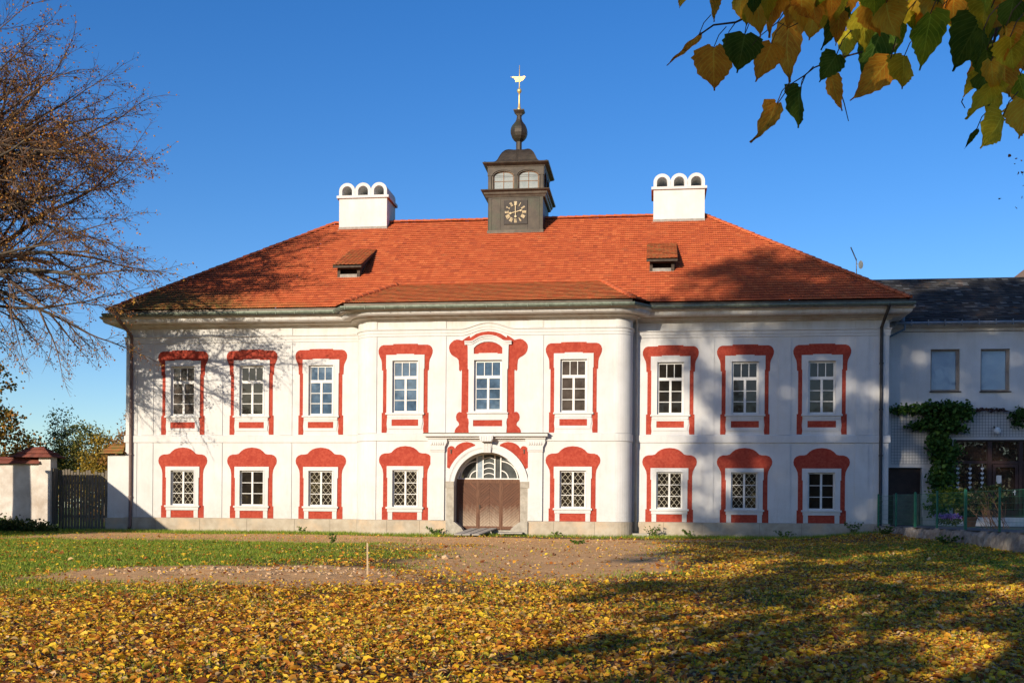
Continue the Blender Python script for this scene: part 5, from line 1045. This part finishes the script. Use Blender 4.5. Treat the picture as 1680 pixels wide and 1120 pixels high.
bg_tree('green_tree', 'bushy grey-green tree behind the right half of the board gate', (-42.6, 79, -.3), [(-43.2, 79, 6.0, 1.6, 1.5, 1.5), (-42.0, 79, 4.6, 1.7, 1.5, 2.4), (-44.3, 79, 3.5, 1.9, 1.5, 1.8)], 6500, .14, [(0, (.05, .07, .02, 1)), (.6, (.10, .12, .03, 1)), (1, (.30, .25, .05, 1))], 'autumn trees behind the gate', .12, 4, 60, .32)
bg_tree('yellow_tree', 'low golden yellow tree next to the white gate pier', (-40.5, 78, -.3), [(-40.5, 78, 4.9, 1.9, 1.6, 1.8), (-39.0, 78, 4.3, 1.6, 1.5, 1.8), (-41.4, 78, 3.0, 1.9, 1.5, 1.5)], 6500, .14, YO, 'autumn trees behind the gate', .12, 5, 60, .35)
bg_tree('orange_tree', 'brown-orange tree touching the manor corner behind the gate', (-37.6, 76, -.3), [(-37.7, 76, 4.8, 1.6, 1.5, 1.7), (-37.2, 76, 6.9, .7, .7, 1.4)], 3800, .13, [(0, (.20, .09, .03, 1)), (1, (.42, .2, .05, 1))], 'autumn trees behind the gate', .12, 6, 36, .35)
bl = [(-58 + 3.0 * k, 92 + 2 * math.sin(k * 2.1), 2.6 + .7 * math.sin(k * 1.3), 2.6, 2, 2.4) for k in range(10)]
w_ = blobcloud(bl, 15000, .24, leafmat('woods_leaf', OG, .3), 'far_woods', None, 60, .6, 12); setp(w_, 'far wood of autumn trees showing behind the board gate', 'woods', kind='stuff')
bg_tree('distant_tree', 'reddish treetop peeking over the ridge left of the clock tower', (-13.9, 88, -.3), [(-13.6, 88, 22.9, .8, .8, 1.25), (-14.6, 88, 21.5, 1.0, 1, .9)], 420, .16, [(0, (.25, .06, .03, 1)), (1, (.42, .14, .07, 1))], None, .25, 7, 20, .3)
bg_tree('copper_tree', 'dark reddish tree whose edge shows at the upper right edge', (16.9, 34, -.2), [(13.0, 34, 12.4, 2.9, 2.6, 2.1), (17.5, 34, 10.5, 4.8, 4, 4)], 12000, .09, [(0, (.06, .03, .015, 1)), (.6, (.16, .06, .03, 1)), (1, (.30, .13, .04, 1))], None, .25, 8, 110, .42)

# big lindens behind the camera: their crowns throw the dappled shade on the right half
LD = [(0, (.06, .09, .015, 1)), (.4, (.16, .17, .025, 1)), (.7, (.42, .30, .04, 1)), (1, (.5, .24, .04, 1))]
lin = bg_tree('linden_tree', 'huge autumn linden standing behind the viewer left of the forecourt', (-5, -8, -.6),
        [(-12.5, -7, 18.5, 8, 4.5, 5.5), (-18.3, -7, 28, 6.5, 4.5, 6.5), (-8, -8, 27.5, 8, 4.5, 6.5), (-19.3, -7, 19.5, 5, 4, 5), (0, -8.5, 17, 6.5, 4, 5)], 76000, .27, LD, 'lindens behind the viewer', .55, 9, 235, .46)
blobcloud([(-4.8, -7, 9.0, 6.5, 4.0, 5.0), (1, -8.5, 12, 6.5, 4, 4), (-10.5, -7, 13, 4.5, 3.5, 3.5), (3, -9, 7, 5, 3, 3.5), (-6.2, -6.5, 5.4, 3.0, 2, 1.2), (-11, -7, 9.0, 2.8, 2.5, 2.2), (-16, -7, 13.5, 3.2, 3, 2.2)], 24000, .24, bpy.data.materials['linden_tree_leaf'], 'lower_crown', lin, 46, .44, 33)
bt = [(-95 + 7.5 * k, -62 + 5 * math.sin(k * 1.7), 7.5 + 1.5 * math.sin(k * 2.3), 6, 4, 11.5 + 1.8 * math.sin(k * 2.3)) for k in range(24)]
w_ = blobcloud(bt, 52000, .85, leafmat('rear_woods_leaf', OG, .3), 'rear_woods', None, 200, 1.2, 14); setp(w_, 'row of unseen trees added far behind the viewer to darken window reflections', 'woods', kind='stuff')  # unseen tree row added to keep the bright horizon out of window reflections
# ------------------------------------------------------------------ linden bough hanging into the top right corner
li = thing('overhanging_linden', 'linden bough with large brown and green leaves hanging into the top right corner', 'tree', (3.6, -1.6, -.5))
mb = MB(); mb.tube([(3.6, -1.6, -.6), (3.62, -1.6, 2), (3.5, -1.5, 4.2), (3.7, -1.7, 7)], .26, 12, .16); mb.tube([(3.5, -1.5, 4.0), (2.6, 0, 4.1), (1.6, 1.6, 3.5), (.9, 2.5, 2.75)], .07, 8, .012)
for e in ((.40, 2.65, 2.52), (.55, 2.65, 2.45), (.62, 2.65, 2.36), (.80, 2.65, 2.42)): mb.tube([(1.25, 2.05, 3.15), (.9, 2.45, 2.8), e], .014, 6, .004)
mb.build('trunk', BARK, li, smooth=True)
mb = MB()
for pts, r_ in TWIGS:
    mb.tube(pts, r_ * .8, 6, r_ * .45)
for x0, y0, z0, x1, y1, z1, wf, ty in HANG:
    e = Vector((x0, y0, z0)); mb.tube([e, e + Vector((.012, 0, .03)), e + Vector((.03, .0, .05))], .0012, 5)
mb.build('twigs', TWIG, li, smooth=True)
def bigleaf(B0, T0, wf, rr):
    """one broad serrated linden leaf from stalk point B0 to tip T0"""
    B0, T0 = Vector(B0), Vector(T0); ax_ = T0 - B0; L = ax_.length; ax_.normalize(); view = Vector((B0.x, B0.y, B0.z - EYE)).normalized()
    nrm = (view + Vector((rr.uniform(-.9, .9), rr.uniform(-.3, .3), rr.uniform(-.6, .6)))); nrm = (nrm - ax_ * nrm.dot(ax_)).normalized(); sd_ = ax_.cross(nrm)
    nt_, ns = 13, 6; vs = []; curl = rr.uniform(-.25, .35) * L; cup = rr.uniform(.02, .55); W_ = L * .45 * wf ; tw_ = rr.uniform(-.9, .9)
    for i in range(nt_ + 1):
        t = i / nt_; hw_ = (math.sin(math.pi * min(1, (t + .06) ** .62 * 1.0)) ** .75 if t < .97 else .05) * (1 - .35 * t); hw_ = max(hw_, .015) * W_ * 1.35
        if i == 0: hw_ = W_ * .35
        for j in range(-ns, ns + 1):
            u = j / ns; ser = (1 + (.07 if i % 2 else -.05) * abs(u) + rr.uniform(-.03, .03) * (abs(u) > .9)); back = -.10 * L * (1 - t) ** 3 * abs(u) * 1.2
            a = tw_ * t; x_ = u * hw_ * ser; zz = cup * abs(x_) + curl * t * t + .02 * L * math.sin(j * 1.9 + i * .8) + (.035 * L * math.sin(i * 1.1) * abs(u))
            q_ = B0 + ax_ * (t * L + back + abs(u) * .05 * L * (.5 - t)) + sd_ * (x_ * math.cos(a) - zz * math.sin(a)) + nrm * (zz * math.cos(a) + x_ * math.sin(a)); vs.append(tuple(q_))
    m = 2 * ns + 1; fs = [(i * m + j, i * m + j + 1, (i + 1) * m + j + 1, (i + 1) * m + j) for i in range(nt_) for j in range(m - 1)]
    uv = [((j - ns) / ns, i / nt_) for i in range(nt_ + 1) for j in range(m)]; return vs, fs, uv
def linden_mat(name, c1, c2, spot, thr):
    m, t, b = newmat(name); p = pos(t); uv = t.nodes.new('ShaderNodeUVMap'); sp = t.nodes.new('ShaderNodeSeparateXYZ'); t.links.new(uv.outputs[0], sp.inputs[0])
    c = ramp(t, noise(t, p, 26, 5, .65), [(.35, c1), (.65, c2)]); c = mix(t, ramp(t, noise(t, p, 120, 5, .8), [(thr, (0, 0, 0, 1)), (thr + .14, (1, 1, 1, 1))]), c, spot)
    au = mth(t, 'ABSOLUTE', sp.outputs[0]); k = mth(t, 'SUBTRACT', mth(t, 'MULTIPLY', sp.outputs[1], 9), mth(t, 'MULTIPLY', au, 3.4))
    side = mth(t, 'ABSOLUTE', mth(t, 'SUBTRACT', mth(t, 'FRACT', k), .5)); vein = mth(t, 'LESS_THAN', side, .055); mid = mth(t, 'LESS_THAN', au, .035); vv = mth(t, 'MAXIMUM', vein, mid)
    c = mix(t, mth(t, 'MULTIPLY', vv, .45), c, tuple(min(1, x * 1.9 + .03) for x in c2[:3]) + (1,))
    t.links.new(c, b.inputs['Base Color']); b.inputs['Roughness'].default_value = .75; b.inputs['Specular IOR Level'].default_value = .08
    bump(t, b, mth(t, 'ADD', vv, mth(t, 'MULTIPLY', noise(t, p, 90, 3), .7)), .5, .002)
    tr = t.nodes.new('ShaderNodeBsdfTranslucent'); t.links.new(c, tr.inputs[0]); ms = t.nodes.new('ShaderNodeMixShader'); ms.inputs[0].default_value = .6
    t.links.new(b.outputs[0], ms.inputs[1]); t.links.new(tr.outputs[0], ms.inputs[2]); t.links.new(ms.outputs[0], t.nodes['Material Output'].inputs[0]); return m
LM = [linden_mat('leaf_brown', (.68, .25, .025, 1), (.92, .44, .04, 1), (.10, .035, .012, 1), .58), linden_mat('leaf_green', (.16, .26, .015, 1), (.38, .48, .03, 1), (.20, .12, .02, 1), .64),
      linden_mat('leaf_olive', (.50, .42, .025, 1), (.80, .62, .04, 1), (.16, .08, .015, 1), .60), linden_mat('leaf_orange', (.85, .42, .03, 1), (.95, .62, .06, 1), (.28, .11, .02, 1), .60), linden_mat('leaf_dark_green', (.05, .11, .014, 1), (.11, .18, .022, 1), (.08, .08, .01, 1), .7)]
rr = random.Random(2); mb = MB()
for x0, y0, z0, x1, y1, z1, wf, ty in HANG:
    mb.m = ty; mb.add(*bigleaf((x0, y0, z0), (x1, y1, z1), wf, rr))
mb.build('hanging_leaves', None, li, smooth=True, mats=LM)
blobcloud([(4.2, -3.5, 8.5, 3.4, 2.6, 2.6)], 2600, .12, leafmat('linden_crown_leaf', LD, .35), 'crown', li, 40, .4, 4)

# ------------------------------------------------------------------ climbing vine, flowers, shrubs by the annex
vn = thing('climbing_vine', 'dark green vine climbing up the annex wall between doorway and shopfront', 'vine', (12.6, 51.6, .6))
VB = [(11.0, 51.75, 5.78, .65, .16, .20), (11.9, 51.7, 5.80, .6, .22, .25), (12.7, 51.6, 5.75, .8, .3, .45), (13.5, 51.65, 5.65, .6, .28, .38), (12.6, 51.6, 5.1, .85, .3, .4), (11.7, 51.7, 5.05, .5, .2, .2), (12.6, 51.6, 4.3, .55, .3, .6), (12.8, 51.6, 3.5, .5, .32, .7), (12.75, 51.5, 2.7, .6, .35, .6), (13.3, 51.7, 4.95, .5, .2, .2), (13.2, 51.6, 3.9, .35, .2, .3)]
blobcloud(VB, 5200, .15, leafmat('vine_leaf', [(0, (.02, .06, .012, 1)), (.6, (.05, .12, .02, 1)), (1, (.12, .22, .035, 1))], .25), 'foliage', vn, 110, .11, 21)
mb = MB()
for k in range(7):
    x = 12.4 + .11 * k; mb.tube([(x, 51.75, .6), (x + .1 * math.sin(k), 51.8, 2.2), (12.5 + .2 * math.sin(k * 2), 51.82, 3.8), (12.1 + .25 * k, 51.85, 5.6)], .022, 5, .010)
for k in range(4): mb.tube([(13.6, 51.85, 5.70 + .03 * k), (14.3, 51.88, 5.78 - .04 * k), (15.0, 51.86, 5.74 + .05 * k), (15.8, 51.86, 5.66)], .012, 4)
mb.build('stems', TWIG, vn)
blobcloud([(14.2, 51.85, 5.74, .5, .05, .06), (15.1, 51.85, 5.74, .5, .05, .08), (14.6, 51.85, 5.80, .4, .05, .05)], 190, .09, leafmat('dry_vine_leaf', [(0, (.06, .03, .03, 1)), (1, (.14, .08, .05, 1))], .2), 'dry_foliage', vn, 20, .05, 22)
v2 = thing('climbing_vine', 'hanging green vine clump at the right edge of the annex wall', 'vine', (16.4, 51.7, 5.4))
blobcloud([(16.3, 51.7, 5.58, .65, .2, .25), (15.95, 51.75, 5.2, .12, .1, .25), (17.2, 51.7, 5.5, .5, .2, .3)], 900, .14, leafmat('vine_leaf_right', [(0, (.015, .05, .012, 1)), (1, (.06, .13, .025, 1))], .25), 'foliage', v2, 26, .10, 23)
bs = thing('shrub', 'yellow-green bush under the vine behind the fence', 'bush', (12.7, 51.0, .6))
blobcloud([(12.7, 50.9, 1.95, .7, .35, .35), (12.4, 50.9, 1.45, .5, .3, .4), (13.2, 51, 1.7, .4, .3, .4)], 1500, .12, leafmat('bush_leaf', [(0, (.05, .12, .012, 1)), (.6, (.16, .24, .025, 1)), (1, (.38, .34, .04, 1))], .4), 'foliage', bs, 40, .13, 24)
fw = thing('flower_clump', 'clump of small purple flowers behind the fence below the vine', 'flowers', (12.75, 50.3, .6))
blobcloud([(12.55, 50.3, 1.02, .45, .25, .10), (12.95, 50.3, .98, .35, .25, .10)], 750, .055, leafmat('purple_petal', [(0, (.26, .12, .50, 1)), (1, (.50, .30, .72, 1))], .3), 'blossoms', fw, 60, .045, 25, .5)
blobcloud([(12.7, 50.3, .80, .6, .25, .14)], 400, .07, leafmat('flower_green', GR, .3), 'foliage', fw, 20, .08, 26)
sh = thing('dry_shrub', 'dried leaning shrub stems with a few green leaves behind the fence', 'shrub', (12.6, 42, .6)); mb = MB(); rr = random.Random(9)
for k in range(26):
    b0 = Vector((12.35 + rr.uniform(-.5, .35), 42 + rr.uniform(-.4, .4), .55)); e = b0 + Vector((rr.uniform(-1.0, .15), rr.uniform(-.3, .3), rr.uniform(.7, 1.9))); mb.tube([b0, b0.lerp(e, .5) + Vector((rr.uniform(-.1, .1), 0, .08)), e], .011, 4, .004)
    for q_ in range(3): s_ = b0.lerp(e, rr.uniform(.3, .95)); mb.tube([s_, s_ + Vector((rr.uniform(-.3, .2), rr.uniform(-.2, .2), rr.uniform(.0, .35)))], .005, 3)
mb.build('stems', basic('dry_stem', (.16, .075, .045, 1), (.30, .16, .09, 1), 5, .8, 0), sh)
blobcloud([(11.6, 42, 1.95, .3, .2, .18), (12.2, 42, 2.0, .35, .2, .2), (11.8, 42, 1.5, .35, .2, .25)], 330, .10, leafmat('shrub_leaf', [(0, (.04, .07, .015, 1)), (1, (.16, .17, .04, 1))], .3), 'foliage', sh, 26, .1, 27)
fp = thing('flower_pot', 'dark terracotta flower pot on the terrace right of the purple flowers', 'pot', (12.55, 46.5, .585))
mb = MB(); mb.lathe([(.001, .585), (.20, .59), (.27, .92), (.30, .93), (.30, 1.0), (.26, 1.0), (.24, .93), (.001, .92)], (12.55, 46.5), 18); mb.build('pot', basic('terracotta', (.22, .075, .035, 1), (.34, .13, .06, 1), 5, .8, .1), fp, smooth=False)
blobcloud([(12.55, 46.5, 1.12, .28, .25, .14)], 260, .09, leafmat('pot_plant_leaf', [(0, (.03, .06, .015, 1)), (1, (.12, .10, .03, 1))], .3), 'foliage', fp, 12, .08, 28)
# low ivy and weeds
iv = blobcloud([(-30.6, 47.7, .25, 1.6, .8, .30), (-28.8, 47.4, .2, 1.5, .8, .28), (-27.6, 47.2, .1, .8, .6, .18), (-32.5, 47.7, .3, 1.6, .8, .35)], 6500, .10, leafmat('ivy_leaf', [(0, (.025, .05, .012, 1)), (.7, (.07, .11, .022, 1)), (1, (.22, .20, .05, 1))], .25), 'ivy_bank', None, 150, .16, 31); setp(iv, 'low tangled ivy bank in front of the garden wall', 'ivy', kind='stuff')
WL = leafmat('weed_leaf', [(0, (.05, .10, .015, 1)), (1, (.14, .22, .03, 1))], .35)
def weed(x, y, h, n, lab, grp='weeds along the wall foot', spread=.25):
    t = thing('weed', lab, 'plant', (x, y, 0), grp); z = float(zg(np.array([x]), np.array([y]))[0]); mb = MB(); q_ = random.Random(int(x * 100)); C = []
    for k in range(max(3, n // 8)):
        e = Vector((x + q_.uniform(-spread, spread), y + q_.uniform(-.15, .15), z + h * q_.uniform(.6, 1))); mb.tube([(x, y, z - .03), e], .006, 4, .003)
        for s_ in range(8): f_ = q_.uniform(.2, 1); C.append((x + (e.x - x) * f_ + q_.gauss(0, .03), y + (e.y - y) * f_ + q_.gauss(0, .03), z + (e.z - z) * f_))
    mb.build('stem', TWIG, t); C = np.array(C); leafmesh('foliage', C, np.random.default_rng(3).normal(size=C.shape) + np.array([0, -.3, .8]), np.full(len(C), .09 if h < .5 else .08), WL, t)
weed(-9.55, 48.3, .38, 90, 'leafy green weed clump left of the gate planks', spread=.5)
weed(-11.4, 38.5, .5, 60, 'tall weed standing on the dirt in front of the third window', spread=.2)
weed(-15.9, 48.9, .35, 40, 'small weed at the plinth under the third window from the left')
weed(-4.2, 48.2, .28, 40, 'small weed at the plinth right of the gate')
weed(-.1, 49.3, .55, 110, 'thin bushy weed beside the cream downpipe', spread=.4)
weed(1.6, 49.4, .42, 70, 'weed clump at the shaded plinth under the first right window', spread=.45)
weed(5.6, 49.3, .36, 70, 'weed clump at the shaded plinth between the right windows', spread=.5)
weed(8.5, 49.2, .6, 110, 'dense weed clump at the right corner of the manor plinth', spread=.5)
weed(9.2, 46.0, .42, 110, 'green weed clump in front of the stone kerb wall', spread=.5)
weed(9.6, 38.5, .34, 110, 'low leafy weeds at the foot of the kerb wall near the right edge', spread=.7)
weed(-2.8, 40.5, .16, 60, 'flat green weed on the bare dirt right of the gate', spread=.3)
# rubble in the dug-up ground
RB = basic('rubble', (.44, .29, .16, 1), (.62, .44, .27, 1), 9, .95, .6, .02, 30)
def rock(mb, x, y, z, s_, q_):
    vs = []; bm = bmesh.new(); bmesh.ops.create_icosphere(bm, subdivisions=1, radius=s_)
    sc_ = (q_.uniform(.7, 1.3), q_.uniform(.7, 1.2), q_.uniform(.5, .8))
    vs = [(x + v.co.x * sc_[0] * (f_ := q_.uniform(.75, 1.15)), y + v.co.y * sc_[1] * f_, z + v.co.z * sc_[2] * f_) for v in bm.verts]; fs = [tuple(v.index for v in f.verts) for f in bm.faces]; bm.free(); mb.add(vs, fs)
q_ = random.Random(12); mb = MB()
for k in range(420):
    x, y = q_.gauss(-8.6, 1.6), q_.gauss(22.9, .8)
    rock(mb, x, y, float(zg(np.array([x]), np.array([y]))[0]) + .01, q_.uniform(.015, .05), q_)
for k in range(900):
    x, y = q_.uniform(-17, 1), q_.uniform(26, 46.5)
    if masks(np.array([x]), np.array([y]))[0][0] > .3: rock(mb, x, y, float(zg(np.array([x]), np.array([y]))[0]), q_.uniform(.012, .035) * (2 if q_.random() < .05 else 1), q_)
setp(mb.build('earth_clods', RB), 'scattered pale clods of dug-up earth and rubble', 'clods', kind='stuff')
spots = [(-8.2, 22.6, .085, 'largest pale stone among the dug-up clods'), (-8.8, 22.9, .07, 'pale stone left of the largest one in the rubble'), (-5.6, 29.6, .12, 'biggest stone of the small heap behind the stake'), (-5.3, 29.9, .10, 'right stone of the small heap behind the stake'), (-5.9, 29.9, .09, 'left stone of the small heap behind the stake')]
for x, y, s_, lab in spots:
    mb = MB(); rock(mb, x, y, float(zg(np.array([x]), np.array([y]))[0]) + s_ * .3, s_, q_); setp(mb.build('rubble_stone', RB), lab, 'stone', 'loose stones')
